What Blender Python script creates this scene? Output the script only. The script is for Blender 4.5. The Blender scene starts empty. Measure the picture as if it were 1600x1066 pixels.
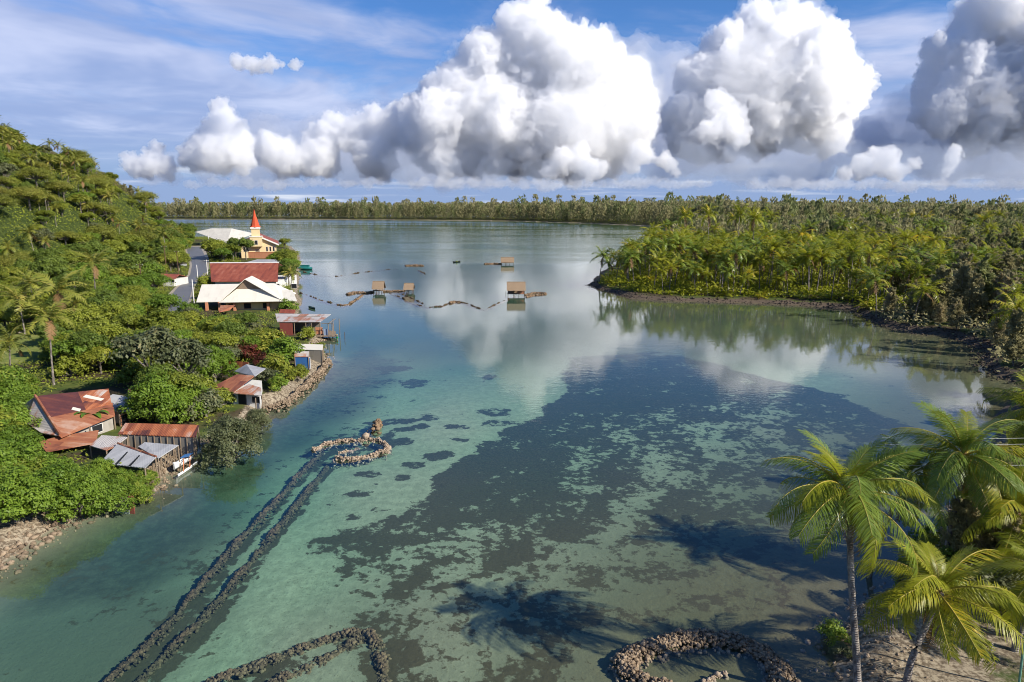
import bpy, bmesh, math, random
import numpy as np
from mathutils import Vector, Matrix, noise as mnoise
R = math.radians
S = bpy.context.scene
COL = S.collection
# ------------------------------------------------------------------ camera
FPX, H, PITCH = 1067.0, 25.0, math.atan(212 / 1067)
cam = bpy.data.cameras.new('camera'); cam_o = bpy.data.objects.new('camera', cam); COL.objects.link(cam_o)
cam.sensor_width = 36; cam.lens = 36 * FPX / 1600; cam.clip_start = 0.5; cam.clip_end = 120000
cam_o.location = (0, 0, H); cam_o.rotation_euler = (math.pi / 2 - PITCH, 0, 0); S.camera = cam_o
# ------------------------------------------------------------------ sun, sky, exposure
SUN_EL = R(34); SV = Vector((0.90, -0.44, 0)).normalized() * math.cos(SUN_EL); SV.z = math.sin(SUN_EL)
sun = bpy.data.lights.new('sun', 'SUN'); sun.energy = 4.0; sun.angle = R(.5); sun.color = (1, .93, .81)
sun_o = bpy.data.objects.new('sun', sun); COL.objects.link(sun_o); sun_o.rotation_euler = SV.to_track_quat('Z', 'Y').to_euler()
S.view_settings.view_transform = 'Standard'; S.view_settings.look = 'None'; S.view_settings.exposure = 0.82; S.view_settings.gamma = 1
S.cycles.max_bounces = 24; S.cycles.volume_bounces = 20; S.cycles.diffuse_bounces = 3; S.cycles.glossy_bounces = 3
S.cycles.transmission_bounces = 4; S.cycles.transparent_max_bounces = 12; S.cycles.use_denoising = True; S.cycles.filter_width = 1.0
S.cycles.caustics_reflective = False; S.cycles.caustics_refractive = False

W = bpy.data.worlds.new('World'); S.world = W; W.use_nodes = True
class NT:
    """small node helper: n('ShaderNodeX', {input: value or socket}, attr=value)"""
    def __init__(s, t): s.t = t
    def n(s, kind, ins=None, out=0, **at):
        nd = s.t.nodes.new(kind)
        for k, v in at.items(): setattr(nd, k, v)
        for k, v in (ins or {}).items():
            so = nd.inputs[k]
            if hasattr(v, 'is_linked') or isinstance(v, bpy.types.NodeSocket): s.t.links.new(v, so)
            else: so.default_value = v
        return nd.outputs[out] if out is not None else nd
    def m(s, op, a, b=None, c=None, clamp=False):
        i = {0: a}
        if b is not None: i[1] = b
        if c is not None: i[2] = c
        return s.n('ShaderNodeMath', i, operation=op, use_clamp=clamp)
    def mix(s, f, a, b, blend='MIX'):
        return s.n('ShaderNodeMix', {0: f, 6: a, 7: b}, 2, data_type='RGBA', blend_type=blend)
    def ramp(s, f, stops, interp='LINEAR'):
        nd = s.t.nodes.new('ShaderNodeValToRGB'); cr = nd.color_ramp; cr.interpolation = interp
        while len(cr.elements) < len(stops): cr.elements.new(.5)
        for e, (p, c) in zip(cr.elements, stops):
            e.position = p; e.color = (c, c, c, 1) if isinstance(c, (int, float)) else (*c, 1)
        s.t.links.new(f, nd.inputs[0]); return nd.outputs[0]
    def noise(s, vec, scale, detail=4, rough=.55, dist=0, out=0):
        return s.n('ShaderNodeTexNoise', {'Vector': vec, 'Scale': scale, 'Detail': detail, 'Roughness': rough, 'Distortion': dist}, out)
    def smooth(s, x, lo, hi, a=0.0, b=1.0):
        return s.n('ShaderNodeMapRange', {0: x, 1: lo, 2: hi, 3: a, 4: b}, interpolation_type='SMOOTHSTEP')
def srgb(r, g, b):
    return tuple(((c / 255) / 12.92 if c <= 10 else ((c / 255 + .055) / 1.055) ** 2.4) for c in (r, g, b))
def c4(c): return (*c, 1)

w = NT(W.node_tree); bgn = W.node_tree.nodes['Background']
skt = w.n('ShaderNodeTexSky', {}, None, sky_type='NISHITA', sun_disc=False, sun_elevation=SUN_EL, sun_rotation=math.atan2(SV.x, SV.y),
          air_density=1.0, dust_density=.3, ozone_density=3.0)
SKY = 0.075
tc = w.n('ShaderNodeTexCoord', {}, None).outputs['Generated']
sep = w.n('ShaderNodeSeparateXYZ', {0: tc}, None)
dx, dy, dz = sep.outputs
zc = w.m('MAXIMUM', dz, 0.0)
den = w.m('ADD', zc, .10)
pl = w.n('ShaderNodeCombineXYZ', {0: w.m('DIVIDE', dx, den), 1: w.m('DIVIDE', dy, den), 2: 3.7})
warp = w.noise(pl, .55, 3, .5, out=1)
pl2 = w.n('ShaderNodeVectorMath', {0: pl, 1: w.n('ShaderNodeVectorMath', {0: warp, 1: (1.1, 1.1, 1.1)}, operation='MULTIPLY')}, operation='ADD')
n1 = w.noise(pl2, .62, 6, .55)
n2 = w.noise(pl2, 2.1, 5, .6)
# high thin cloud: thickest towards the left, breaking to blue above
leftness = w.smooth(dx, .35, -.55)
lowness = w.smooth(dz, .30, .10)
bias = w.m('ADD', w.m('MULTIPLY', leftness, .17), w.m('MULTIPLY', lowness, .13))
bias = w.m('SUBTRACT', bias, w.smooth(dz, .25, .42, 0, .75))
cov = w.m('ADD', w.m('ADD', n1, w.m('MULTIPLY', n2, .25)), bias)
veil = w.m('MULTIPLY', w.smooth(cov, .70, .90), .84)
veil = w.m('MAXIMUM', veil, w.m('MULTIPLY', w.smooth(w.m('ADD', dz, w.m('MULTIPLY', w.m('SUBTRACT', n2, .5), .16)), .235, .10), .88))
veil = w.m('MAXIMUM', veil, w.smooth(dz, .085, .03, 0.0, .95))
vn = w.noise(pl2, 1.3, 4, .55)
vcol = w.mix(w.smooth(vn, .35, .68), c4((.20, .25, .41)), c4((.38, .41, .54)))
hcol = w.mix(w.smooth(w.noise(w.n('ShaderNodeCombineXYZ', {0: w.m('MULTIPLY', dx, 6.), 1: w.m('MULTIPLY', dy, 6.), 2: w.m('MULTIPLY', dz, 90.)}), 1.0, 4, .55), .52, .74), c4((.17, .235, .39)), c4((.44, .47, .54)))
vcol = w.mix(w.smooth(dz, .10, .035), vcol, hcol)
skyc = w.n('ShaderNodeVectorMath', {0: skt.outputs[0], 'Scale': SKY}, operation='SCALE')
skyc = w.mix(1.0, skyc, c4((.42, .68, 1.04)), 'MULTIPLY')
fin = w.mix(veil, skyc, vcol)
w.t.links.new(fin, bgn.inputs[0]); bgn.inputs[1].default_value = 1.0

# ------------------------------------------------------------------ helpers: photograph pixel (1600 wide) -> ray / point on the ground
def ray(px, py):
    u = (px - 800) / FPX; v = (533 - py) / FPX
    return Vector((u, math.cos(PITCH) + v * math.sin(PITCH), -math.sin(PITCH) + v * math.cos(PITCH)))
def G(px, py, z=0.0):
    d = ray(px, py); t = (z - H) / d.z
    return Vector((d.x * t, d.y * t, z))
def depth_scale(p):            # metres per photograph pixel at point p
    q = Vector(p) - Vector((0, 0, H)); return (q.y * math.cos(PITCH) - q.z * math.sin(PITCH)) / FPX
def tag(o, label=None, cat=None, group=None, kind=None):
    if label: o['label'] = label
    if cat: o['category'] = cat
    if group: o['group'] = group
    if kind: o['kind'] = kind
    return o
def empty(name, loc=(0, 0, 0), rz=0.0, label=None, cat=None, group=None):
    o = bpy.data.objects.new(name, None); COL.objects.link(o); o.location = loc; o.rotation_euler = (0, 0, rz)
    return tag(o, label, cat, group)
def link_mesh(name, me, parent=None):
    o = bpy.data.objects.new(name, me); COL.objects.link(o)
    if parent: o.parent = parent
    return o
def np_mesh(name, V, F, mats, fmat=None, smooth=False, tone=None):
    """V (n,3), F (m,k) equal sized faces"""
    V = np.asarray(V, dtype=np.float32); F = np.asarray(F, dtype=np.int32)
    me = bpy.data.meshes.new(name); k = F.shape[1]
    me.vertices.add(len(V)); me.vertices.foreach_set('co', V.ravel())
    me.loops.add(F.size); me.loops.foreach_set('vertex_index', F.ravel())
    me.polygons.add(len(F)); me.polygons.foreach_set('loop_start', np.arange(0, F.size, k, dtype=np.int32))
    me.polygons.foreach_set('loop_total', np.full(len(F), k, dtype=np.int32))
    for m in mats: me.materials.append(m)
    if fmat is not None: me.polygons.foreach_set('material_index', np.asarray(fmat, dtype=np.int32))
    if smooth: me.polygons.foreach_set('use_smooth', np.ones(len(F), dtype=bool))
    me.update(calc_edges=True)
    if tone is not None: a = me.attributes.new('tone', 'FLOAT', 'POINT'); a.data.foreach_set('value', np.asarray(tone, dtype=np.float32))
    return me

# ------------------------------------------------------------------ clouds: closed fractal shells of scattering vapour, 11 to 16 km away
def vol_mat(name, density, color=(1, 1, 1)):
    m = bpy.data.materials.new(name); m.use_nodes = True; t = NT(m.node_tree); m.node_tree.nodes.clear()
    v = t.n('ShaderNodeVolumePrincipled', {'Density': density, 'Color': c4(color), 'Anisotropy': .25})
    o = t.n('ShaderNodeOutputMaterial', {'Volume': v}, None)
    m.cycles.homogeneous_volume = True
    return m
M_CLOUD = vol_mat('cloud_vapour', .0078, (.998, .998, .999)); M_FRAY = vol_mat('frayed_cloud_edge', .0010, (.992, .993, .996)); M_LOW = vol_mat('low_bank_vapour', .0036, (.97, .975, .985)); M_THIN = vol_mat('thin_cloud_vapour', .0009, (.88, .90, .95))  # thin vapour is tinted grey, putting the shelves' shade into its colour
def shell(name, blobs, D, seed, mat, vox, flat, sy, grow=1.0, rag=1.0):
    rng = random.Random(seed); bm = bmesh.new(); k12 = D / 12000
    for (px, py, r) in blobs:
        d = ray(px, py) * D; Rr = r * D / FPX
        for k in range(3):
            off = Vector((rng.uniform(-.5, .5), rng.uniform(-.8, .9), rng.uniform(-.3, .3))) * Rr if k else Vector((0, 0, 0))
            rr = Rr * grow * (1 if k == 0 else rng.uniform(.55, .85))
            for v in bmesh.ops.create_icosphere(bm, subdivisions=3, radius=rr)['verts']:
                v.co = Vector((v.co.x, v.co.y, v.co.z * sy)) + d + off
    zmin = ray(800, flat).z * D if flat else None
    if zmin is not None:
        for v in bm.verts:
            if v.co.z < zmin: v.co.z = zmin + (v.co.z - zmin) * .30
    me = bpy.data.meshes.new(name); bm.to_mesh(me); bm.free()
    c = sum((v.co for v in me.vertices), Vector()) / len(me.vertices)
    for v in me.vertices: v.co -= c
    o = link_mesh(name, me); o.location = c + Vector((0, 0, H))
    m = o.modifiers.new('r', 'REMESH'); m.mode = 'VOXEL'; m.voxel_size = vox * k12
    big = max(b[2] for b in blobs) / 70
    for kind, scale, amp in (('CLOUDS', 800 * big, 380 * big), ('VORONOI', 520 * big, -230 * big), ('CLOUDS', 260, 190), ('VORONOI', 210, -120), ('VORONOI', 90, -60 / rag), ('CLOUDS', 60, 85 * rag), ('CLOUDS', 32, 34), ('CLOUDS', 130, 90 * (rag - 1))):
        if kind == 'VORONOI' and scale < 300: amp *= min(1, .4 + .6 * big)
        t = bpy.data.textures.new('billow', kind); t.noise_scale = scale * k12
        if kind == 'CLOUDS': t.noise_depth = 3
        m = o.modifiers.new('d', 'DISPLACE'); m.texture = t; m.strength = amp * k12; m.mid_level = .5 if kind != 'VORONOI' else .35
        m.texture_coords = 'LOCAL'
    m = o.modifiers.new('r2', 'REMESH'); m.mode = 'VOXEL'; m.voxel_size = vox * k12 * .62
    me2 = bpy.data.meshes.new_from_object(o.evaluated_get(bpy.context.evaluated_depsgraph_get()))
    o.modifiers.clear(); o.data = me2; me2.materials.clear(); me2.materials.append(mat)
    return o
def cloud(label, blobs, D, seed, mat, vox=15, flat=None, sy=1.0):
    o = tag(shell('cumulus_cloud', blobs, D, seed, mat, vox, flat, sy), label, 'cloud', 'cumulus clouds over the horizon')
    if mat is M_CLOUD and max(b[2] for b in blobs) > 35:
        c = shell('frayed_edge', blobs, D, seed + 50, M_FRAY, vox, flat and flat + 8, sy, 1.06, 2.6); c.parent = o; c.location = c.location - o.location
    return o
cloud('biggest white towering cumulus cloud, filling the middle of the sky', [(838, 4, 27), (822, 45, 42), (850, 95, 72), (762, 105, 56), (790, 70, 26), (715, 140, 52), (900, 130, 78), (965, 145, 62), (1005, 155, 34), (695, 185, 58), (780, 190, 85), (880, 205, 85), (970, 200, 58), (670, 225, 42), (730, 245, 48), (850, 250, 48), (800, 250, 52), (930, 245, 40), (640, 190, 26)], 13000, 1, M_CLOUD, flat=278)
cloud('second white cumulus tower with a narrow plume, right of the middle', [(1196, 4, 13), (1188, 55, 48), (1232, 72, 62), (1140, 90, 52), (1110, 130, 60), (1200, 130, 88), (1275, 125, 58), (1295, 155, 42), (1330, 132, 22), (1350, 115, 13), (1245, 180, 62), (1180, 190, 62), (1110, 185, 50), (1290, 205, 40), (1100, 225, 42), (1075, 190, 40)], 14500, 2, M_CLOUD, flat=272)
cloud('lavender grey cumulus cloud cut off by the right edge of the sky', [(1500, 85, 50), (1560, 45, 70), (1600, 110, 95), (1462, 75, 28), (1490, 130, 42), (1550, 165, 60), (1620, 20, 70), (1600, 190, 60), (1470, 190, 34), (1520, 215, 40)], 15500, 3, M_CLOUD, flat=262)
cloud('slim white cumulus turret standing beyond the wooded hill', [(347, 168, 14), (352, 188, 22), (332, 208, 26), (366, 208, 24), (340, 238, 38), (385, 218, 15), (310, 245, 28), (375, 245, 26)], 12500, 4, M_CLOUD, vox=10, flat=272)
cloud('small cumulus knob low beside the wooded hillside', [(246, 232, 13), (238, 252, 22), (255, 262, 20), (205, 248, 14), (222, 266, 20)], 12600, 5, M_CLOUD, vox=10, flat=282)
cloud('pale low cumulus bank between the slim turret and the biggest cloud', [(425, 235, 30), (450, 250, 34), (495, 210, 22), (525, 205, 30), (560, 215, 34), (600, 205, 40), (620, 180, 24), (585, 240, 40), (500, 250, 34)], 13500, 6, M_CLOUD, vox=13, flat=280)
cloud('tiny bright fish shaped cloud alone in the blue gap', [(372, 98, 14), (395, 98, 16), (420, 98, 15), (437, 101, 10), (462, 101, 10), (470, 98, 6)], 11500, 7, M_CLOUD, vox=10, sy=.85)
cloud('low white cumulus puffs in front of the biggest cloud base', [(880, 252, 24), (908, 240, 20), (925, 262, 20), (860, 268, 16), (1000, 238, 22), (985, 255, 16), (1045, 255, 18), (1055, 268, 10)], 11800, 8, M_CLOUD, vox=9, flat=282)
cloud('bright white cumulus lump before the second tower', [(1122, 165, 26), (1135, 190, 30), (1110, 205, 22), (1150, 212, 22)], 11900, 9, M_CLOUD, vox=10)
cloud('low broken cumulus bank over the right horizon', [(1345, 262, 20), (1375, 250, 22), (1400, 268, 18), (1425, 255, 12), (1320, 272, 14), (1490, 246, 16), (1480, 268, 12)], 13800, 10, M_CLOUD, vox=10, flat=284)

cloud('soft lavender grey cloud shelf behind and between the two towers', [(1060, 130, 60), (1040, 190, 70), (1090, 230, 60), (1000, 90, 45), (950, 80, 40), (1150, 245, 60), (1250, 250, 60), (1350, 235, 55), (1050, 260, 50)], 17000, 11, M_THIN, vox=34, flat=284)
cloud('soft grey cloud shelf under the right hand clouds', [(1390, 215, 55), (1450, 220, 60), (1520, 235, 65), (1590, 240, 70), (1420, 170, 40), (1640, 220, 80)], 16800, 12, M_THIN, vox=34, flat=288)
cloud('soft grey cloud shelf under the left hand clouds', [(420, 225, 50), (500, 235, 55), (580, 240, 60), (660, 250, 60), (320, 250, 40), (250, 262, 34), (740, 262, 50), (400, 262, 40)], 16600, 13, M_THIN, vox=34, flat=290)
M_SHADE = vol_mat('base_shade_vapour', .00070, (.72, .79, .90))  # grey-blue tint puts the shade of the cloud bases into the vapour colour
cloud('long soft grey blue cloud base lying across the foot of the two towers', [(640, 262, 38), (700, 268, 34), (770, 272, 32), (840, 275, 32), (920, 272, 34), (1000, 268, 36), (1080, 262, 44), (1160, 258, 44), (1240, 258, 44), (1320, 256, 44), (1390, 258, 40)], 10500, 14, M_SHADE, vox=26, flat=297)
cloud('long soft grey blue cloud base at the right edge of the sky', [(1440, 262, 40), (1510, 258, 44), (1580, 256, 46), (1650, 256, 46)], 10300, 15, M_SHADE, vox=26, flat=297)
for lab_, x0_, x1_, y_, r_, D_, sd_ in (('low white cloud bank along the horizon over the lagoon', 640, 1110, 291, 9, 10200, 21), ('low pale cloud bank along the horizon at the right', 1180, 1680, 293, 10, 10400, 22), ('low pale cloud bank along the horizon behind the church', 300, 600, 290, 9, 10000, 24)):
    q_ = random.Random(sd_); bl_, x_ = [], x0_
    while x_ < x1_: rr_ = r_ * q_.uniform(.5, 1.35); bl_.append((x_, y_ - rr_ * .4 + q_.uniform(-1, 1), rr_)); x_ += rr_ * .95
    cloud(lab_, bl_, D_, sd_, M_LOW, vox=12, flat=y_ + 4, sy=.8)
# ------------------------------------------------------------------ materials
def mat(name):
    m = bpy.data.materials.new(name); m.use_nodes = True; t = NT(m.node_tree)
    b = m.node_tree.nodes['Principled BSDF']; b.inputs['Specular IOR Level'].default_value = .25
    return m, t, b
def setc(t, b, sock, v):
    if isinstance(v, bpy.types.NodeSocket): t.t.links.new(v, b.inputs[sock])
    else: b.inputs[sock].default_value = v
def objc(t, scale=(1, 1, 1)):
    tcn = t.n('ShaderNodeTexCoord', {}, None)
    return t.n('ShaderNodeVectorMath', {0: tcn.outputs['Object'], 1: scale}, operation='MULTIPLY')
def worldp(t): return t.n('ShaderNodeNewGeometry', {}, None).outputs['Position']

def pin(pts, z=0.0): return [G(x, y, z).to_2d() for (x, y) in pts]
def sdist(X, Y, poly):
    """signed distance to a closed polygon, positive inside"""
    d = np.full(X.shape, 1e18); ins = np.zeros(X.shape, bool); n = len(poly)
    for i in range(n):
        x0, y0 = poly[i]; x1, y1 = poly[(i + 1) % n]; ex, ey = x1 - x0, y1 - y0; L = ex * ex + ey * ey + 1e-12
        t = np.clip(((X - x0) * ex + (Y - y0) * ey) / L, 0, 1)
        d = np.minimum(d, (X - x0 - t * ex) ** 2 + (Y - y0 - t * ey) ** 2)
        c = ((y0 > Y) != (y1 > Y)) & (X < (x1 - x0) * (Y - y0) / ((y1 - y0) if y1 != y0 else 1e-12) + x0)
        ins ^= c
    return np.where(ins, 1, -1) * np.sqrt(d)
def sstep(x, a, b):
    t = np.clip((x - a) / (b - a), 0, 1); return t * t * (3 - 2 * t)
_rng = np.random.RandomState(5)
_perm = _rng.rand(256, 256)
def vnoise(X, Y, s):
    x = X / s + 1000.3; y = Y / s + 1000.7; xi = np.floor(x).astype(int); yi = np.floor(y).astype(int); fx = x - xi; fy = y - yi
    fx = fx * fx * (3 - 2 * fx); fy = fy * fy * (3 - 2 * fy)
    g = lambda a, b: _perm[a % 256, b % 256]
    return (g(xi, yi) * (1 - fx) + g(xi + 1, yi) * fx) * (1 - fy) + (g(xi, yi + 1) * (1 - fx) + g(xi + 1, yi + 1) * fx) * fy
def fbm(X, Y, s, o=4):
    return sum(vnoise(X, Y, s / 2 ** k) * .5 ** k for k in range(o)) / sum(.5 ** k for k in range(o))

SHORE_L = pin([(-150, 965), (-60, 915), (0, 880), (95, 818), (150, 792), (235, 768), (262, 738), (315, 706), (360, 690), (405, 655), (412, 636), (440, 628), (475, 602), (500, 575), (513, 558), (498, 545), (505, 530), (470, 512), (455, 500), (468, 478), (466, 440), (468, 410), (462, 395), (450, 385), (380, 376), (300, 371)])
LEFT = [(-60, -60)] + [tuple(p) for p in SHORE_L] + [(-420, 640), (-1500, 640), (-1500, -60)]
SHORE_R = pin([(922, 444), (932, 452), (960, 458), (985, 466), (1040, 470), (1110, 472), (1180, 474), (1250, 477), (1335, 484), (1350, 495), (1390, 512), (1440, 520), (1490, 526), (1535, 545), (1540, 580), (1600, 600)]) + [Vector(p) for p in ((66, 88), (58, 78), (48, 66), (38, 55), (30.5, 47), (25.5, 41.5), (20.8, 37.6), (17.6, 33.6), (16.2, 30), (15, 22), (13, 8))]
BACK_R = pin([(1010, 392), (1060, 370), (1085, 361), (1080, 357), (1010, 353), (930, 349.5), (800, 345.5), (650, 344), (500, 343), (260, 342.5), (-300, 342)])
RIGHT = [tuple(p) for p in SHORE_R] + [(18, -60), (1600, -60), (1600, 900), (700, 1250), (100, 1500), (-700, 1640), (-2000, 1700), (-2000, 1300)] + [tuple(p) for p in BACK_R[::-1]] + [tuple(G(940, 425).to_2d())]
HILL = [(-138, 40), (-142, 150), (-158, 215), (-168, 262), (-178, 320), (-190, 372), (-204, 440), (-250, 500), (-420, 575), (-1500, 600), (-1500, 40)]
DEPTHS = [(350, 760, 1.1), (200, 850, 1.0), (450, 680, 1.0), (330, 700, 1.0), (250, 770, .9), (150, 830, .8), (440, 625, .8), (530, 540, .7), (100, 1000, .9), (300, 1000, .8), (450, 900, .7), (600, 760, .5), (700, 650, .45), (600, 620, .6), (540, 560, .7), (800, 700, .6), (900, 900, .42), (1100, 800, .45), (1150, 930, .28), (1250, 900, .2), (1000, 1000, .28), (700, 1000, .38), (500, 1020, .5), (1250, 600, .4), (800, 500, .45), (600, 430, .35), (900, 400, .3), (700, 370, .25), (1150, 520, .22), (1400, 560, .15), (1000, 480, .2), (600, 350, .2)]
def height(X, Y):
    dl = sdist(X, Y, LEFT); dr = sdist(X, Y, RIGHT); dh = sdist(X, Y, HILL); dland = np.maximum(dl, dr)
    n1 = fbm(X, Y, 30) - .5; n2 = fbm(X, Y, 6, 3) - .5
    dl2 = dland + n2 * 1.6
    land = .15 + .85 * sstep(dl2, 0, 2.2) + .35 * sstep(dland, 3, 25) + n1 * .5 * sstep(dland, 1, 10) + n2 * .35
    hill = 92 * (1 - np.exp(-np.maximum(dh, 0) / 86.0)) * sstep(dh, 0, 22) + n1 * 9 * sstep(dh, 8, 40)
    land = land + hill
    # lagoon floor
    num = np.zeros(X.shape); den_ = np.zeros(X.shape); yy = np.maximum(Y, 12)
    for (px, py, dp) in DEPTHS:
        q = G(px, py); d2 = ((X / yy - q.x / q.y) * 2.2) ** 2 + (np.log(yy / q.y) * 1.4) ** 2 + 1e-3
        k = d2 ** -1.5; num += k * dp; den_ += k
    dep = num / den_
    dep = np.where(Y > 1750, dep + (Y - 1750) * .02, dep)
    dep = np.minimum(dep, 40)
    sea = -dep * sstep(-dl2, -.8, 6) - .06 + n2 * .16 + n1 * .14
    sea = np.minimum(sea, -.05)
    return np.where(dl2 > 0, land, np.where(dl2 > -1, np.minimum(sea, .12 + dl2 * .25), sea)), dl, dr, dh
def axis(lo, hi, step, far_lo, far_hi, g):
    a = list(np.arange(lo, hi + 1e-6, step)); s = step; x = hi
    while x < far_hi: s *= g; x += s; a.append(min(x, far_hi))
    s = step; x = lo; b = []
    while x > far_lo: s *= g; x -= s; b.append(max(x, far_lo))
    return np.array(b[::-1] + a)
gx = axis(-75, 62, .5, -50000, 50000, 1.035); gy = axis(26, 120, .5, -80, 90000, 1.022)
X, Y = np.meshgrid(gx, gy); Z, DL, DR, DH = height(X, Y)
nx, ny = len(gx), len(gy)
idx = np.arange(nx * ny).reshape(ny, nx)
F = np.stack([idx[:-1, :-1], idx[:-1, 1:], idx[1:, 1:], idx[1:, :-1]], -1).reshape(-1, 4)
def zat(x, y): return float(height(np.array([float(x)]), np.array([float(y)]))[0][0])

# seagrass cover of the lagoon floor
WX, WY = (fbm(X, Y, 9, 5) - .5) * 7, (fbm(X + 300, Y - 200, 9, 5) - .5) * 7
def soft(poly, w, z=-.6): return sstep(sdist(X + WX, Y + WY, [tuple(p) for p in pin(poly, z)]), -w, w)
A = np.full(X.shape, .10)
A = A + .10 * (fbm(X, Y, 14) - .5)
m_ = soft([(885, 562), (1020, 552), (1200, 590), (1330, 620), (1420, 660), (1330, 800), (1250, 850), (1150, 900), (960, 985), (760, 1020), (640, 985), (560, 900), (520, 835), (620, 800), (685, 778), (700, 742), (780, 692), (826, 655), (870, 605)], 1.0); A = A * (1 - m_) + (.84 + .9 * (fbm(X, Y, 20, 4) - .5)) * m_
m_ = soft([(500, 840), (600, 800), (700, 790), (760, 850), (740, 930), (680, 1000), (560, 930)], 3); A = A * (1 - m_) + .60 * m_
m_ = soft([(900, 655), (1250, 640), (1380, 690), (1300, 860), (1120, 830), (960, 720)], 5); A = A * (1 - m_) + .66 * m_
m_ = soft([(930, 830), (985, 780), (1010, 840), (900, 930), (780, 985), (690, 975), (640, 950), (760, 905), (830, 880)], 2.2); A = A * (1 - m_) + .40 * m_
m_ = soft([(1000, 840), (1250, 850), (1280, 1000), (1000, 985), (900, 950)], 3); A = A * (1 - m_) + .50 * m_
m_ = soft([(540, 900), (640, 980), (900, 985), (980, 1066), (940, 1200), (520, 1200), (560, 1000)], 2); A = A * (1 - m_) + .56 * m_
m_ = soft([(60, 860), (330, 830), (420, 700), (470, 690), (400, 850), (200, 1000), (0, 960)], 4); A = A * (1 - m_) + .36 * m_
m_ = soft([(500, 560), (640, 560), (600, 640), (480, 680), (430, 660)], 5); A = A * (1 - m_) + .42 * m_
for (px, py, wx, hy) in [(618, 656, 46, 6), (680, 652, 20, 8), (640, 672, 26, 5), (665, 668, 15, 6), (722, 668, 24, 5), (610, 680, 18, 5), (640, 690, 20, 5), (700, 712, 28, 8), (655, 725, 22, 6), (640, 742, 18, 6), (590, 735, 22, 6), (570, 765, 18, 6), (612, 576, 40, 5), (645, 600, 30, 6), (772, 640, 26, 9), (785, 660, 26, 7), (545, 690, 70, 20), (735, 690, 16, 5), (600, 790, 16, 5), (560, 800, 20, 5), (760, 590, 18, 4)]:
    c = G(px, py, -.6); a = G(px + wx, py, -.6); b = G(px, py + hy, -.6)
    rx = (a - c).length; ry = (b - c).length
    q = np.sqrt(((X + WX * .8 - c.x) / rx) ** 2 + ((Y + WY * .8 - c.y) / ry) ** 2)
    A = np.maximum(A, .80 * sstep(q, 1.25, .75))
WALL_L = [(503, 703), (470, 735), (430, 780), (380, 832), (330, 890), (280, 950), (220, 1012), (160, 1066), (120, 1110)]; WALL_R = [(512, 722), (480, 762), (440, 812), (400, 862), (350, 922), (300, 977), (250, 1022), (205, 1066), (170, 1110)]
def near_line(px, w):
    P = [G(*p) for p in px]; d = np.full(X.shape, 1e9)
    for a, b in zip(P, P[1:]):
        ex, ey = b.x - a.x, b.y - a.y; t_ = np.clip(((X - a.x) * ex + (Y - a.y) * ey) / (ex * ex + ey * ey), 0, 1); d = np.minimum(d, np.hypot(X - a.x - t_ * ex, Y - a.y - t_ * ey))
    return sstep(d + WX * .25, w, w * .35)
A = np.maximum(A, .86 * np.maximum(near_line(WALL_L, 1.3), near_line(WALL_R, 1.3)))
A = np.maximum(A, .80 * np.maximum(near_line([(488, 699), (549, 683.5), (601, 689), (571, 709), (521, 711)], 1.9), near_line([(310, 1090), (400, 1034), (480, 1006), (575, 984), (598, 1040), (600, 1100)], 1.6)))
MUD_DIM = .97 * soft([(-80, 940), (0, 880), (240, 765), (410, 630), (515, 560), (560, 520), (640, 560), (560, 640), (480, 705), (400, 800), (300, 900), (180, 985), (-80, 1010)], 5)
MUD_DIM = np.maximum(MUD_DIM, .74 * soft([(-80, 960), (300, 900), (330, 960), (140, 1200), (-150, 1200)], 4))
MUD_DIM = np.maximum(MUD_DIM, .40 * soft([(930, 880), (1180, 830), (1300, 860), (1330, 1200), (880, 1200)], 4))
MUD_DIM = np.maximum(MUD_DIM, .90 * sstep(DR, -30, -6) * (Y < 400)); MUD_DIM = np.maximum(MUD_DIM, .85 * sstep(Y, 80, 125) * (1 - .4 * sstep(Y, 230, 400)))  # brown shallows by the grove; far floor darkened so sky reflections read stronger
MUD_DIM = np.maximum(MUD_DIM, .34 * soft([(480, 930), (1000, 900), (1300, 860), (1330, 1250), (420, 1250)], 4))
me = np_mesh('ground', np.stack([X, Y, Z], -1).reshape(-1, 3), F, [], smooth=True)
def attr(name, arr):
    a = me.attributes.new(name, 'FLOAT', 'POINT'); a.data.foreach_set('value', arr.astype(np.float32).ravel())
attr('grass', A); attr('mud', MUD_DIM); attr('gold', np.maximum(sstep(DR, -32, -8) * (Y < 420), .55 * sstep(Y, 62, 44) * sstep(X, -14, 2)))
sandy = np.maximum(sstep(DR, 14, 2) * sstep(Y, 60, 50), 0)
shore = np.maximum(sstep(np.maximum(DL, DR), 3.0, .8), sandy)
attr('bare', shore)
attr('hill', sstep(DH, -5, 6))
lawn = sstep(sdist(X, Y, [tuple(p) for p in pin([(-60, 515), (60, 510), (95, 540), (60, 580), (-60, 590)])]), -2, 2)
attr('lawn', lawn)
attr('depthv', np.clip(-Z, 0, 5))
g, t, b = mat('ground_cover')
P = worldp(t)
def at(n): return t.n('ShaderNodeAttribute', {}, 'Fac', attribute_name=n)
sz = t.n('ShaderNodeSeparateXYZ', {0: P}, None).outputs[2]
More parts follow.
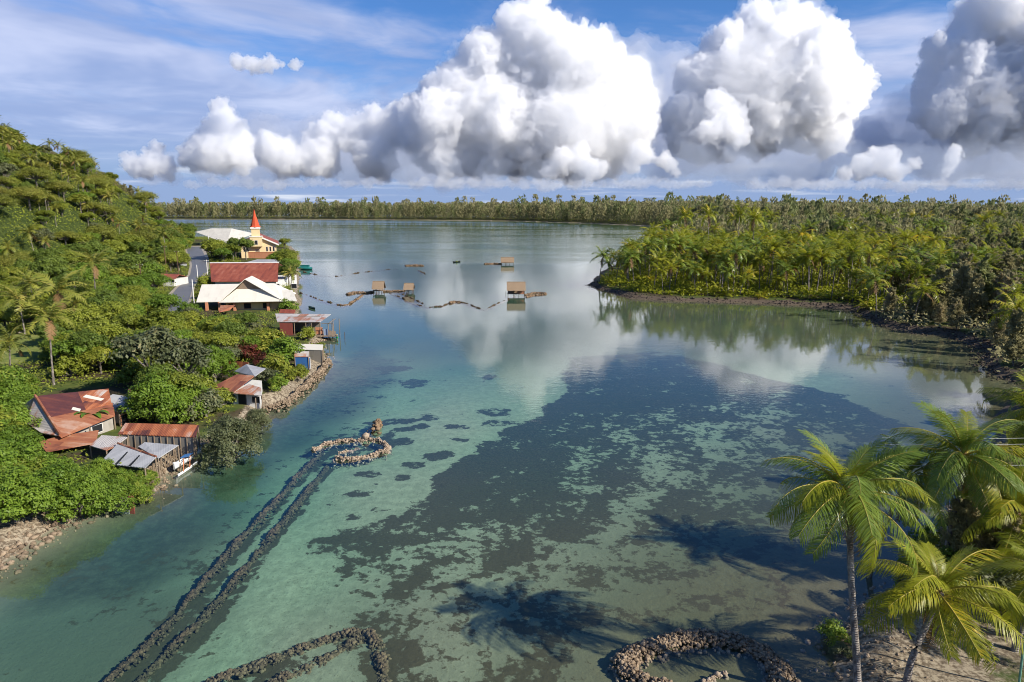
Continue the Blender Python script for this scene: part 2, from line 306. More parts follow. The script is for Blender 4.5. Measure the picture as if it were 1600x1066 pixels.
# lagoon floor: pale coral sand, seagrass beds with frayed edges, rubble specks
nA = t.noise(P, .23, 7, .68); nB = t.noise(P, 1.3, 6, .66); nC = t.noise(P, 5.0, 4, .6)
comb = t.m('ADD', t.m('MULTIPLY', nA, .55), t.m('MULTIPLY', nB, .45))
gm = t.smooth(t.m('ADD', at('grass'), t.m('MULTIPLY', t.m('SUBTRACT', comb, .5), 4.2)), .48, .68)
sandc = t.mix(t.smooth(nB, .3, .7), c4((.26, .245, .165)), c4((.37, .345, .235)))
sandc = t.mix(t.smooth(nC, .56, .70, 0, .5), sandc, c4((.11, .09, .05)))
grassc = t.mix(t.smooth(nC, .35, .7), c4((.034, .030, .022)), c4((.105, .085, .055)))
grassc = t.mix(t.smooth(nB, .35, .65, 0, .6), grassc, c4((.042, .046, .030)))
py_ = t.n('ShaderNodeSeparateXYZ', {0: P}, None).outputs[1]
mud_dim_c = t.mix(nC, c4((.045, .042, .030)), c4((.090, .080, .055)))
mud_dim_c = t.mix(t.m('MULTIPLY', at('gold'), .9), mud_dim_c, t.mix(nC, c4((.06, .048, .020)), c4((.14, .108, .05))))
sandc = t.mix(t.m('MULTIPLY', at('mud'), t.smooth(nB, .2, .6, .75, 1.0)), sandc, mud_dim_c)
grassc = t.mix(t.smooth(py_, 85, 40, 0, .75), grassc, t.mix(nB, c4((.060, .045, .026)), c4((.125, .092, .052))))
floor_c = t.mix(gm, sandc, grassc)
# land: leaf litter and soil, lawn, sand and rubble along the banks
nD = t.noise(P, .5, 5, .6); nE = t.noise(P, 3.5, 4, .65)
soil = t.mix(nE, c4((.035, .03, .018)), c4((.10, .075, .045)))
green = t.mix(t.smooth(nD, .35, .65), c4((.05, .085, .018)), c4((.11, .13, .03)))
land_c = t.mix(t.smooth(t.noise(P, .16, 4, .6), .42, .6, 0, .9), soil, green)
land_c = t.mix(at('hill'), land_c, t.mix(t.smooth(nD, .35, .7), c4((.03, .045, .012)), c4((.07, .09, .02))))
land_c = t.mix(at('lawn'), land_c, t.mix(t.smooth(nD, .3, .7), c4((.12, .16, .035)), c4((.22, .23, .07))))
bank = t.mix(t.smooth(nE, .38, .62), c4((.13, .10, .068)), c4((.36, .30, .215)))
bank = t.mix(t.smooth(nB, .52, .68, 0, .8), bank, c4((.09, .07, .05)))
bank = t.mix(t.m('MULTIPLY', at('gold'), t.smooth(py_, 62, 85)), bank, t.mix(nE, c4((.055, .042, .03)), c4((.17, .13, .095))))
land_c = t.mix(t.smooth(t.m('ADD', at('bare'), t.m('MULTIPLY', t.m('SUBTRACT', nB, .5), .8)), .4, .65), land_c, bank)
allc = t.mix(t.smooth(sz, -.03, .09), floor_c, land_c)
t.t.links.new(allc, b.inputs['Base Color']); b.inputs['Roughness'].default_value = .95; b.inputs['Specular IOR Level'].default_value = .1
bp = t.n('ShaderNodeBump', {'Height': t.m('ADD', nB, t.m('MULTIPLY', nE, .5)), 'Strength': .5, 'Distance': .15}); t.t.links.new(bp, b.inputs['Normal'])
me.materials.append(g)
tag(link_mesh('ground', me), kind='structure')

# water: closed body, rippled Fresnel surface, real absorption inside
m, t, b = mat('lagoon_water'); m.node_tree.nodes.remove(b); out = m.node_tree.nodes['Material Output']
P = worldp(t)
vs = t.n('ShaderNodeVectorMath', {0: P, 1: (.75, 1.6, 1)}, operation='MULTIPLY')
calm = t.smooth(t.noise(t.n('ShaderNodeVectorMath', {0: P, 1: (.006, .02, 1)}, operation='MULTIPLY'), 1.0, 4, .6), .40, .62, .25, 1.0)
wind = t.smooth(t.n('ShaderNodeSeparateXYZ', {0: P}, None).outputs[1], 210, 430, 1.0, 10.0)      # the open lagoon is ruffled, the inlet calm
hgt = t.m('ADD', t.noise(vs, 1.1, 3, .6), t.m('MULTIPLY', t.noise(vs, .22, 2, .5), 1.6))
bmp = t.n('ShaderNodeBump', {'Height': t.m('MULTIPLY', hgt, t.m('MULTIPLY', calm, wind)), 'Strength': 1.0, 'Distance': .0085})
fr = t.n('ShaderNodeFresnel', {'IOR': 1.38, 'Normal': bmp})
gl = t.n('ShaderNodeBsdfGlossy', {'Color': (.95, .97, 1, 1), 'Roughness': .03, 'Normal': bmp})
tr = t.n('ShaderNodeBsdfTransparent', {'Color': (.97, .98, .98, 1)})
back = t.n('ShaderNodeNewGeometry', {}, None).outputs['Backfacing']
mx = t.n('ShaderNodeMixShader', {0: t.m('MULTIPLY', fr, t.m('SUBTRACT', 1.0, back)), 1: tr, 2: gl})   # light coming up through the surface is not mirrored
t.t.links.new(mx, out.inputs['Surface'])
x0, x1, y0, y1, zb = -49000, 49000, -79, 89000, -60
tag(link_mesh('water_surface', np_mesh('water_surface', [(x0, y0, 0), (x1, y0, 0), (x1, y1, 0), (x0, y1, 0)], [(0, 1, 2, 3)], [m])), kind='structure')
mv = bpy.data.materials.new('water_body'); mv.use_nodes = True; t = NT(mv.node_tree); mv.node_tree.nodes.clear()
t.n('ShaderNodeOutputMaterial', {'Volume': t.n('ShaderNodeVolumeAbsorption', {'Color': (.36, .87, .75, 1), 'Density': .36})}, None)
mv.cycles.homogeneous_volume = True
zt = -.03
V = [(x0, y0, zt), (x1, y0, zt), (x1, y1, zt), (x0, y1, zt), (x0, y0, zb), (x1, y0, zb), (x1, y1, zb), (x0, y1, zb)]
me = np_mesh('water', V, [(0, 1, 2, 3), (7, 6, 5, 4), (0, 4, 5, 1), (1, 5, 6, 2), (2, 6, 7, 3), (3, 7, 4, 0)], [mv])
tag(link_mesh('water', me), kind='structure')
# ------------------------------------------------------------------ vegetation
def foliage(name, dark, light, yellow=None, trans=.35, rough=.5, yfrac=.75, tint=(.22, .26, .02)):
    m = bpy.data.materials.new(name); m.use_nodes = True; t = NT(m.node_tree); b = m.node_tree.nodes['Principled BSDF']; out = m.node_tree.nodes['Material Output']
    isl = t.n('ShaderNodeAttribute', {}, 'Fac', attribute_name='tone'); orn = t.n('ShaderNodeObjectInfo', {}, None).outputs['Random']
    f = t.m('ADD', t.m('MULTIPLY', isl, .60), t.m('MULTIPLY', orn, .40))
    c = t.mix(f, c4(dark), c4(light))
    if yellow: c = t.mix(t.smooth(t.m('ADD', t.m('MULTIPLY', isl, .5), t.m('MULTIPLY', t.m('FRACT', t.m('MULTIPLY', orn, 7.31)), .5)), yfrac - .12, yfrac + .12), c, c4(yellow))
    t.t.links.new(c, b.inputs['Base Color']); b.inputs['Roughness'].default_value = rough; b.inputs['Specular IOR Level'].default_value = .3
    tl = t.n('ShaderNodeBsdfTranslucent', {'Color': t.mix(.5, c, c4(tint))})
    t.t.links.new(t.n('ShaderNodeMixShader', {0: trans, 1: b.outputs[0], 2: tl}), out.inputs['Surface'])
    return m
def bark(name, a, b_, sc=3.0):
    m, t, b = mat(name); P = objc(t, (1, 1, .35))
    t.t.links.new(t.mix(t.smooth(t.noise(P, sc, 5, .6), .35, .65), c4(a), c4(b_)), b.inputs['Base Color']); b.inputs['Roughness'].default_value = .9
    return m
L_BROAD = foliage('leaves_mid_green', (.11, .15, .018), (.38, .41, .05), (.46, .42, .07), .42, yfrac=.82)
L_BRIGHT = foliage('leaves_bright_green', (.075, .15, .014), (.27, .38, .045), (.38, .40, .06), .4, yfrac=.85)
L_DARK = foliage('leaves_dark_green', (.07, .115, .018), (.23, .30, .05), None, .4)
L_GREY = foliage('leaves_grey_olive', (0.063, 0.081, 0.034), (0.218, 0.230, 0.109), (0.299, 0.253, 0.115), .3, yfrac=.88)
L_RED = foliage('leaves_red', (.07, .020, .016), (.22, .045, .035), (.15, .10, .04), .35)
L_PALM = foliage('palm_leaflets_yellow_green', (.13, .18, .014), (.52, .50, .035), (.64, .44, .03), .5, .38, yfrac=.80)
L_PALMG = foliage('palm_leaflets_green', (.10, .17, .024), (.29, .37, .055), (.45, .40, .06), .38, .33, yfrac=.86)
L_HPALM = foliage('palm_leaflets_hillside', (.13, .155, .026), (.38, .38, .065), (.46, .38, .09), .4, .45, yfrac=.8)
L_IRON = foliage('ironwood_needles', (.20, .19, .085), (.46, .42, .21), (.52, .42, .24), .45, .8, yfrac=.75, tint=(.36, .32, .16))
L_IRONG = foliage('ironwood_needles_green', (.13, .16, .06), (.32, .34, .12), None, .45, .8, tint=(.24, .24, .10))
L_BANANA = foliage('banana_leaf', (.09, .19, .02), (.22, .36, .04), None, .4, .4)
L_DEAD = foliage('dead_fronds', (.13, .075, .03), (.26, .15, .065), None, .2, .7)
M_BARK = bark('tree_bark', (.09, .075, .06), (.24, .21, .18))
M_PBARK = bark('palm_bark', (.13, .11, .095), (.34, .30, .26), 5)
_t = NT(M_PBARK.node_tree); _b = M_PBARK.node_tree.nodes['Principled BSDF']; _z = _t.n('ShaderNodeSeparateXYZ', {0: objc(_t)}, None).outputs[2]
_w = _t.m('ADD', _t.m('SINE', _t.m('MULTIPLY', _z, 52.0)), _t.m('MULTIPLY', _t.noise(objc(_t), 9, 4, .6), 2.0)); _t.t.links.new(_t.n('ShaderNodeBump', {'Height': _w, 'Strength': .7, 'Distance': .03}), _b.inputs['Normal'])
M_RACHIS = foliage('frond_midrib', (.30, .25, .045), (.46, .36, .07), None, .1, .4)
M_NUT = foliage('coconut_husk', (.14, .16, .03), (.30, .22, .04), None, .05, .4)
NR = np.random.RandomState(11)

def unit(v): return v / np.maximum(np.linalg.norm(v, axis=-1, keepdims=True), 1e-9)
def leaf_quads(C, N, L, Wd, rng):
    """one pointed quad per leaf"""
    n = len(C); N = unit(N); r = unit(rng.normal(size=(n, 3))); T = unit(np.cross(N, r)); B = np.cross(N, T)
    L = np.broadcast_to(L, (n,))[:, None] * .5; Wd = np.broadcast_to(Wd, (n,))[:, None] * .5
    V = np.stack([C - T * L, C + B * Wd - N * L * .15, C + T * L, C - B * Wd - N * L * .15], 1).reshape(-1, 3)
    return V, np.arange(4 * n).reshape(-1, 4)
def tube(pts, rad, sides=6):
    pts = np.array(pts, float); n = len(pts); T = unit(np.gradient(pts, axis=0)); V = []
    for i in range(n):
        a = np.array([0, 0, 1.]) if abs(T[i][2]) < .9 else np.array([1., 0, 0]); u = unit(np.cross(T[i], a)); v = np.cross(T[i], u)
        for k in range(sides):
            th = 2 * math.pi * k / sides; V.append(pts[i] + rad[i] * (math.cos(th) * u + math.sin(th) * v))
    F = [(i * sides + k, i * sides + (k + 1) % sides, (i + 1) * sides + (k + 1) % sides, (i + 1) * sides + k) for i in range(n - 1) for k in range(sides)]
    return np.array(V), np.array(F)
def cat_geo(parts):
    V, F, Mi = [], [], []; o = 0
    for (v, f, k) in parts:
        if len(v) == 0: continue
        V.append(v); F.append(np.asarray(f) + o); Mi.append(np.full(len(f), k)); o += len(v)
    return np.concatenate(V), np.concatenate(F), np.concatenate(Mi)
def limbs(rng, base, tips, r0, sides=5):
    out = []
    for tp in tips:
        mid = base * .5 + tp * .5 + rng.normal(size=3) * np.linalg.norm(tp - base) * .10; mid[2] -= .08 * np.linalg.norm(tp - base)
        out.append((*tube([base, mid, tp], [r0, r0 * .65, r0 * .25], sides), 0))
    return out
class Proto:
    def __init__(s, name, parts): s.name, s.parts = name, parts
def mass(name, protos, pts, seed=0):
    """uncounted rest of a wood as ONE object: geometry-node instances of the prototypes on points (x, y, z, scale)"""
    col = bpy.data.collections.new(name + '_kinds')
    for pr_ in protos:
        V, F, Mi, mats_, TN = [], [], [], [], []; o = 0
        for (pn, me) in pr_.parts:
            v = np.empty(len(me.vertices) * 3, np.float32); me.vertices.foreach_get('co', v); f = np.empty(len(me.loops), np.int32); me.loops.foreach_get('vertex_index', f); mi = np.empty(len(me.polygons), np.int32); me.polygons.foreach_get('material_index', mi)
            tn = np.zeros(len(me.vertices), np.float32)
            if 'tone' in me.attributes: me.attributes['tone'].data.foreach_get('value', tn)
            TN.append(tn); V.append(v.reshape(-1, 3)); F.append(f.reshape(-1, 4) + o); Mi.append(mi + len(mats_)); o += len(me.vertices); mats_ += list(me.materials)
        col.objects.link(bpy.data.objects.new(pr_.name, np_mesh(pr_.name + '_whole', np.concatenate(V), np.concatenate(F), mats_, np.concatenate(Mi), tone=np.concatenate(TN))))
    pts = np.array(pts); me = bpy.data.meshes.new(name); me.from_pydata([tuple(p[:3]) for p in pts], [], [])
    a = me.attributes.new('size', 'FLOAT', 'POINT'); a.data.foreach_set('value', pts[:, 3].astype(np.float32))
    ng = bpy.data.node_groups.new(name + '_planting', 'GeometryNodeTree'); ng.interface.new_socket('Geometry', in_out='INPUT', socket_type='NodeSocketGeometry'); ng.interface.new_socket('Geometry', in_out='OUTPUT', socket_type='NodeSocketGeometry')
    N = lambda k: ng.nodes.new(k); gi, go, ip, ci, na, rr, ri = N('NodeGroupInput'), N('NodeGroupOutput'), N('GeometryNodeInstanceOnPoints'), N('GeometryNodeCollectionInfo'), N('GeometryNodeInputNamedAttribute'), N('FunctionNodeRandomValue'), N('FunctionNodeRandomValue')
    ci.inputs['Collection'].default_value = col; ci.inputs['Separate Children'].default_value = True; ci.inputs['Reset Children'].default_value = True; na.data_type = 'FLOAT'; na.inputs['Name'].default_value = 'size'
    rr.data_type = 'FLOAT_VECTOR'; rr.inputs[0].default_value = (0, 0, 0); rr.inputs[1].default_value = (0, 0, 6.283); rr.inputs['Seed'].default_value = seed + 3
    ri.data_type = 'INT'; ri.inputs[4].default_value = 0; ri.inputs[5].default_value = len(protos) - 1; ri.inputs['Seed'].default_value = seed + 9; ip.inputs['Pick Instance'].default_value = True
    L = ng.links.new; L(gi.outputs[0], ip.inputs['Points']); L(ci.outputs[0], ip.inputs['Instance']); L(na.outputs[0], ip.inputs['Scale']); L(rr.outputs[0], ip.inputs['Rotation']); L(ri.outputs[2], ip.inputs['Instance Index']); L(ip.outputs[0], go.inputs[0])
    o = link_mesh(name, me); o.modifiers.new('planting', 'NODES').node_group = ng; return tag(o, kind='stuff')
def broadleaf(name, seed, h, r, nl, leaf, n, lm, squash=.7, clump=.22, up=.55, trunk_h=.35, perl=24, spread=1.0, low=False):
    rng = np.random.RandomState(seed); tips = []
    for i in range(nl):
        a = 2 * math.pi * (i * .618 + rng.rand() * .2); rr = r * math.sqrt((i + .5) / nl) * .75 * spread
        z = h * (.62 + .30 * (1 - (rr / r) ** 2) * rng.uniform(.6, 1.1)) - h * .12 * rng.rand()
        if low: z = h * (.16 + .66 * (1 - (rr / (r * .8)) ** 2) * rng.uniform(.7, 1.1) + .10 * rng.rand())
        tips.append(np.array([rr * math.cos(a), rr * math.sin(a), z]))
    C, N, TN = [], [], []; m_ = n // (nl * perl)
    for tp in tips:
        lr = r * rng.uniform(.30, .48)
        d = unit(rng.normal(size=(perl, 3)) + np.array([0, 0, .45])); cc = tp + d * lr * np.array([1, 1, squash]) * rng.uniform(.65, 1.08, (perl, 1))
        for k in range(perl):
            p = rng.normal(size=(m_, 3)) * lr * clump * np.array([1, 1, .7]); C.append(cc[k] + p); TN.append(np.clip(rng.rand() * .62 + rng.rand(m_) * .38, 0, 1))
            N.append(d[k] * .8 + np.array([0, 0, up]) + rng.normal(size=(m_, 3)) * .45 + unit(p) * .35)
    C = np.concatenate(C); N = np.concatenate(N); TN = np.concatenate(TN); keep = C[:, 2] > .25; C, N, TN = C[keep], N[keep], TN[keep]
    V, F = leaf_quads(C, N, leaf * rng.uniform(.7, 1.3, len(C)), leaf * .55 * rng.uniform(.7, 1.3, len(C)), rng)
    crown = np_mesh(name + '_crown', V, F, [lm], tone=np.repeat(TN, 4))
    b0 = np.array([0, 0, h * trunk_h]); tb = [(*tube([(0, 0, -.4), (r * .03, 0, h * trunk_h * .5), b0], [r * .075, r * .06, r * .055], 7), 0)] + limbs(rng, b0, tips, r * .045)
    V, F, Mi = cat_geo(tb)
    return Proto(name, [('trunk', np_mesh(name + '_trunk', V, F, [M_BARK], smooth=True)), ('crown', crown)])
def ironwood(name, seed, h, r, n, lm, lean=0, fork=3):
    rng = np.random.RandomState(seed); tb = []; C, D, TN = [], [], []
    for fk in range(fork):
        a0 = rng.rand() * 6.28; off = r * .22 * (fk > 0); hh = h * rng.uniform(.75, 1) if fk else h
        axis_ = [np.array([math.cos(a0) * off * s_ * 1.6, math.sin(a0) * off * s_ * 1.6, -.5 + (hh + .5) * s_]) + rng.normal(size=3) * .02 * h * s_ for s_ in (0, .25, .5, .75, 1)]
        tb.append((*tube(axis_, [h * .013, h * .011, h * .008, h * .005, h * .002], 5), 0))
        ax = np.array(axis_); nb = 46 // fork + 8
        for k in range(nb):
            s_ = .16 + .84 * (k + rng.rand()) / nb; i = min(int(s_ * 4), 3); p = ax[i] * (1 - (s_ * 4 - i)) + ax[i + 1] * (s_ * 4 - i)
            az = rng.rand() * 6.28; L = r * (1.06 - s_) ** .6 * rng.uniform(.55, 1.05) * (1.0 if s_ > .3 else .75)
            d = np.array([math.cos(az), math.sin(az), rng.uniform(.35, .9)]); e = p + unit(d) * L
            tb.append((*tube([p, p * .5 + e * .5 + np.array([0, 0, .06 * L]), e], [h * .0035, h * .002, h * .001], 3), 0))
            m_ = n // (fork * nb); q = rng.rand(m_, 1) ** .7
            TN.append(np.clip(rng.rand() * .65 + rng.rand(m_) * .35, 0, 1)); C.append(p + (e - p) * q + rng.normal(size=(m_, 3)) * L * .13); D.append(unit(d) * .5 + rng.normal(size=(m_, 3)) * .5 + np.array([0, 0, .15]))
    C = np.concatenate(C); D = unit(np.concatenate(D)); m_ = len(C); L = h * .055 * rng.uniform(.6, 1.4, (m_, 1)); Wd = h * .0088 * rng.uniform(.7, 1.5, (m_, 1))
    S_ = unit(np.cross(D, rng.normal(size=(m_, 3)))); V = np.stack([C - S_ * Wd, C + D * L * .5, C + S_ * Wd, C - D * L * .5], 1); V[:, 0] = C - S_ * Wd; V[:, 2] = C + S_ * Wd
    V2, F2, M2 = cat_geo(tb)
    return Proto(name, [('trunk', np_mesh(name + '_trunk', V2, F2, [M_BARK])), ('crown', np_mesh(name + '_crown', V.reshape(-1, 3), np.arange(4 * m_).reshape(-1, 4), [lm], tone=np.repeat(np.concatenate(TN), 4)))])
def frond(rng, L, e0, droop, nl, wl, ll, segs=2, twist=0.0, fold=.35, rr=.03):
    """frond along +x: curved midrib with two rows of hanging leaflets"""
    K = 14; s = np.linspace(0, 1, K); ang = e0 - droop * s ** 1.35; ds = L / (K - 1)
    x = np.concatenate([[0], np.cumsum(np.cos((ang[1:] + ang[:-1]) / 2) * ds)]); z = np.concatenate([[0], np.cumsum(np.sin((ang[1:] + ang[:-1]) / 2) * ds)])
    y = twist * L * s ** 2; P = np.stack([x, y, z], 1); T = unit(np.gradient(P, axis=0))
    parts = [(*tube(P, rr * (1.25 - 1.1 * s), 4), 1)]; Vs, Fs = [], []; o = 0
    for sd in (-1, 1):
        q = np.linspace(.13, .995, nl) + rng.uniform(-.3, .3, nl) / nl * .8; q = np.clip(q, .1, 1)
        c = np.stack([np.interp(q, s, P[:, k]) for k in range(3)], 1); tt = unit(np.stack([np.interp(q, s, T[:, k]) for k in range(3)], 1))
        side = np.tile(np.array([[0, sd, 0.]]), (nl, 1)); nrm = unit(np.cross(tt, side) * sd); nrm = np.where(nrm[:, 2:3] < 0, -nrm, nrm)
        ln = ll * (.30 + .75 * np.sin(np.pi * np.clip(.12 + .80 * q, 0, 1)) ** .8) * rng.uniform(.85, 1.12, nl)
        fw = .35 + .55 * q ** 2; d0 = unit(side * (1 - fold * .3) + tt * fw[:, None] + nrm * (.25 - fold * rng.uniform(.6, 1.4, nl))[:, None])
        wv = unit(np.cross(d0, nrm)) * (wl * .5 * rng.uniform(.8, 1.2, nl))[:, None]
        prev = c; grav = np.array([0, 0, -1.]); cur = [c]; d = d0
        for g_ in range(segs):
            nx_ = cur[-1] + d * (ln / segs)[:, None]; cur.append(nx_); d = unit(d + grav * (.55 + fold) * .8 / segs)
        for g_ in range(segs):
            wa = wv * (1 if g_ == 0 else .9); wb = wv * (.9 if g_ < segs - 1 else .12)
            V = np.stack([cur[g_] - wa, cur[g_] + wa, cur[g_ + 1] + wb, cur[g_ + 1] - wb], 1).reshape(-1, 3); Vs.append(V); Fs.append(np.arange(4 * nl).reshape(-1, 4) + o); o += len(V)
    parts.append((np.concatenate(Vs), np.concatenate(Fs), 0)); return cat_geo(parts)
def rot_frond(V, az, roll=0.0):
    c, s = math.cos(roll), math.sin(roll); V = V @ np.array([[1, 0, 0], [0, c, s], [0, -s, c]]); c, s = math.cos(az), math.sin(az)
    return V @ np.array([[c, s, 0], [-s, c, 0], [0, 0, 1]])
def small_palm(name, seed, h, fl, nf, lm, lean, nl=11, wl=.30, trunk=True, dead=1):
    rng = np.random.RandomState(seed); top = np.array([lean, 0, h]); parts = []; TN = []
    for i in range(nf + dead):
        q = i / nf; dd = i >= nf; e0 = 1.30 - 1.35 * q + rng.uniform(-.12, .12) if not dd else -.5; dr = rng.uniform(.9, 1.5) * (.75 + .6 * q) if not dd else .9
        V, F, M = frond(rng, fl * rng.uniform(.85, 1.08) * (.8 if dd else 1), e0, dr, nl, wl, fl * .21, 1, rng.uniform(-.08, .08), .5, .035)
        V = rot_frond(V, i * 2.399 + rng.rand() * .4, rng.uniform(-.4, .4)) + top; parts.append((V, F, 0)); parts[-1] = (V, F, 0) if not dd else (V, F, 2)
        if not dd: parts[-1] = (V, F, 0)
        TN.append(np.full(len(V), rng.rand()))
        Mi = M if not dd else np.full(len(F), 2); parts[-1] = (V, F, Mi)
    V, F = np.concatenate([p[0] for p in parts]), None; o = 0; Fs = []; Ms = []
    for p in parts: Fs.append(p[1] + o); Ms.append(p[2]); o += len(p[0])
    crown = np_mesh(name + '_crown', V, np.concatenate(Fs), [lm, M_RACHIS, L_DEAD], np.concatenate(Ms), tone=np.concatenate(TN))
    pts = [(lean * (k / 5) ** 1.6, 0, -.5 + (h + .5) * k / 5) for k in range(6)]
    V, F = tube(pts, [.22, .16, .13, .12, .11, .12], 6)
    return Proto(name, [('trunk', np_mesh(name + '_trunk', V, F, [M_PBARK], smooth=True)), ('crown', crown)])
def place(proto, name, x, y, sc, rz, label, cat, group=None, z=None, szz=None):
    e = empty(name, (x, y, (zat(x, y) - .05) if z is None else z), rz, label, cat, group); e.scale = (sc, sc, sc * (szz or 1))
    for (pn, me) in proto.parts: link_mesh(pn, me, e)
    return e
BROAD = [broadleaf('broadleaf_tree', 21, 7.0, 3.6, 9, .42, 5200, L_BROAD), broadleaf('broadleaf_tree', 22, 6.0, 3.9, 10, .40, 5200, L_BROAD, .6), broadleaf('broadleaf_tree', 23, 8.5, 3.4, 9, .45, 5200, L_DARK, .8),
         broadleaf('broadleaf_tree', 24, 6.2, 3.5, 9, .40, 5200, L_BRIGHT, .65), broadleaf('broadleaf_tree', 25, 7.2, 4.2, 11, .45, 5600, L_BROAD, .5), broadleaf('broadleaf_tree', 26, 7.5, 3.3, 8, .42, 4600, L_GREY, .8)]
UMBRELLA = broadleaf('flat_crowned_tree', 31, 10, 6.5, 14, .5, 7000, L_HPALM, .28, .28, .9, .5, 20, 1.2)
SHRUB = [broadleaf('shrub', 41, 2.6, 2.0, 7, .28, 2600, L_BRIGHT, .7, trunk_h=.12, low=True), broadleaf('shrub', 42, 2.4, 1.9, 7, .28, 2600, L_BROAD, .7, trunk_h=.12, low=True), broadleaf('shrub', 43, 2.6, 1.8, 7, .26, 2600, L_GREY, .8, trunk_h=.12, low=True), broadleaf('shrub', 44, 2.3, 1.7, 7, .26, 2400, L_RED, .7, trunk_h=.12, low=True)]
NEARB = [broadleaf('shore_bush', 51, 5.0, 3.3, 15, .27, 15000, L_BRIGHT, .75, .17, .7, .12, 30, low=True), broadleaf('shore_bush', 52, 4.6, 3.4, 15, .26, 15000, L_BRIGHT, .7, .16, .7, .12, 30, low=True), broadleaf('shore_bush', 53, 6.2, 3.2, 16, .22, 16000, L_GREY, .85, .18, .5, .1, 30, low=True)]
GROVE = [small_palm('coconut_palm', 60 + k, h, fl, nf, lm, ln) for k, (h, fl, nf, lm, ln) in enumerate([(8.5, 4.2, 17, L_PALM, .8), (10.5, 4.4, 18, L_PALM, -.9), (7.0, 4.3, 16, L_PALM, 1.4), (9.5, 4.0, 17, L_PALMG, .5), (11.5, 4.2, 16, L_PALM, 1.6), (8.0, 4.5, 18, L_PALMG, -1.2)])]
HPALM = [small_palm('coconut_palm', 70 + k, h, fl, nf, L_HPALM, ln, nl=11, wl=.30) for k, (h, fl, nf, ln) in enumerate([(8.0, 4.2, 16, .6), (9.5, 4.4, 16, -.8), (6.5, 4.4, 15, .3)])]
YOUNG = [small_palm('young_palm', 80 + k, .5, 3.4, 11, L_PALM, .1, nl=11, wl=.30, dead=0) for k in range(2)]
IRON = [ironwood('ironwood_tree', 91, 14, 4.2, 6000, L_IRON), ironwood('ironwood_tree', 92, 12, 4.6, 6000, L_IRON, fork=4), ironwood('ironwood_tree', 93, 16, 4.0, 6000, L_IRONG, fork=2), ironwood('ironwood_tree', 94, 10, 4.4, 6000, L_IRON, fork=5)]

# --- foreground coconut palms, every frond a part
FR = {}
_r = np.random.RandomState(3)
for key, (L, dr, fold, n_) in {'young': (4.0, .75, .22, 4), 'mid': (4.7, 1.40, .55, 6), 'old': (4.6, 1.30, .75, 5)}.items():
    for lmn, lm in (('g', L_PALMG), ('y', L_PALM)):
        FR[key + lmn] = []
        for k in range(n_):
            V, F, M = frond(_r, L * _r.uniform(.9, 1.05), 0, dr * _r.uniform(.85, 1.2), 58, .044, 1.06, 3, _r.uniform(-.12, .12), fold * _r.uniform(.7, 1.2), .045)
            FR[key + lmn].append(np_mesh('frond', V, F, [lm, M_RACHIS], M, tone=np.repeat(_r.rand(len(V) // 4 + 1), 4)[:len(V)] * .5 + .25))
FR['dead'] = []
for k in range(3):
    V, F, M = frond(_r, 3.6, 0, .8, 34, .05, .8, 2, _r.uniform(-.2, .2), .95, .04); FR['dead'].append(np_mesh('dead_frond', V, F, [L_DEAD], np.zeros(len(F))))
def big_palm(label, base, crown, seed, nf=24, sc=1.0, tone='g', mixy=.25):
    rng = random.Random(seed); base = Vector(base); crown = Vector(crown)
    e = empty('coconut_palm', base, 0, label, 'palm tree'); rel = crown - base
    pts = []
    for k in range(15):
        s = k / 14; pts.append((rel.x * s ** 1.5 + .10 * math.sin(s * 6 + seed), rel.y * s ** 1.5 + .08 * math.sin(s * 5), -.6 + (rel.z + .6) * s))
    V, F = tube(pts, [.30, .23, .20, .18, .175, .17, .165, .16, .155, .15, .15, .145, .145, .15, .17], 10)
    V = V * 1.0; ring = np.repeat(np.arange(15), 10); link_mesh('trunk', np_mesh('palm_trunk', V, F, [M_PBARK], smooth=True), e)
    for i in range(nf):
        q = (i + rng.random() * .6) / nf; key = 'young' if q < .22 else ('mid' if q < .68 else 'old')
        elev = 1.35 - 1.75 * q + rng.uniform(-.12, .12); tn = 'y' if rng.random() < mixy + (.35 if key == 'old' else 0) else tone
        o = link_mesh('frond', rng.choice(FR[key + tn]), e); o.location = rel + Vector((0, 0, .12 - .35 * q)); s_ = sc * (rng.uniform(.86, 1.06) if q > .12 else .7)
        o.rotation_euler = (Matrix.Rotation(i * 2.399 + rng.uniform(-.22, .22), 3, 'Z') @ Matrix.Rotation(-elev, 3, 'Y') @ Matrix.Rotation(rng.uniform(-.5, .5), 3, 'X')).to_euler(); o.scale = (s_, s_, s_)
    for k in range(3):
        o = link_mesh('dead_frond', rng.choice(FR['dead']), e); o.location = rel + Vector((0, 0, -.3)); o.scale = (.8, .8, .8); o['label'] = 'brown hanging dead frond'
        o.rotation_euler = (Matrix.Rotation(k * 2.2 + seed, 3, 'Z') @ Matrix.Rotation(rng.uniform(.75, 1.1), 3, 'Y')).to_euler()
    bm = bmesh.new()
    for k in range(11):
        a = k * 2.4; d = Vector((math.cos(a) * .30, math.sin(a) * .30, -.35 - .10 * (k % 3)))
        for v in bmesh.ops.create_icosphere(bm, subdivisions=2, radius=.13)['verts']: v.co = Vector((v.co.x, v.co.y, v.co.z * 1.25)) + d
    me = bpy.data.meshes.new('coconuts'); bm.to_mesh(me); bm.free(); me.materials.append(M_NUT); o = link_mesh('coconut_cluster', me, e); o.location = rel
    # fibre collar at the crown base
    V, F = tube([(0, 0, -.7), (0, 0, -.2), (0, 0, .35)], [.17, .27, .12], 8); o = link_mesh('fibre_sheath', np_mesh('fibre_sheath', V, F, [L_DEAD]), e); o.location = rel
    return e
def on_ray(px, py, y):
    d = ray(px, py); t = y / d.y; return Vector((d.x * t, y, H + d.z * t))
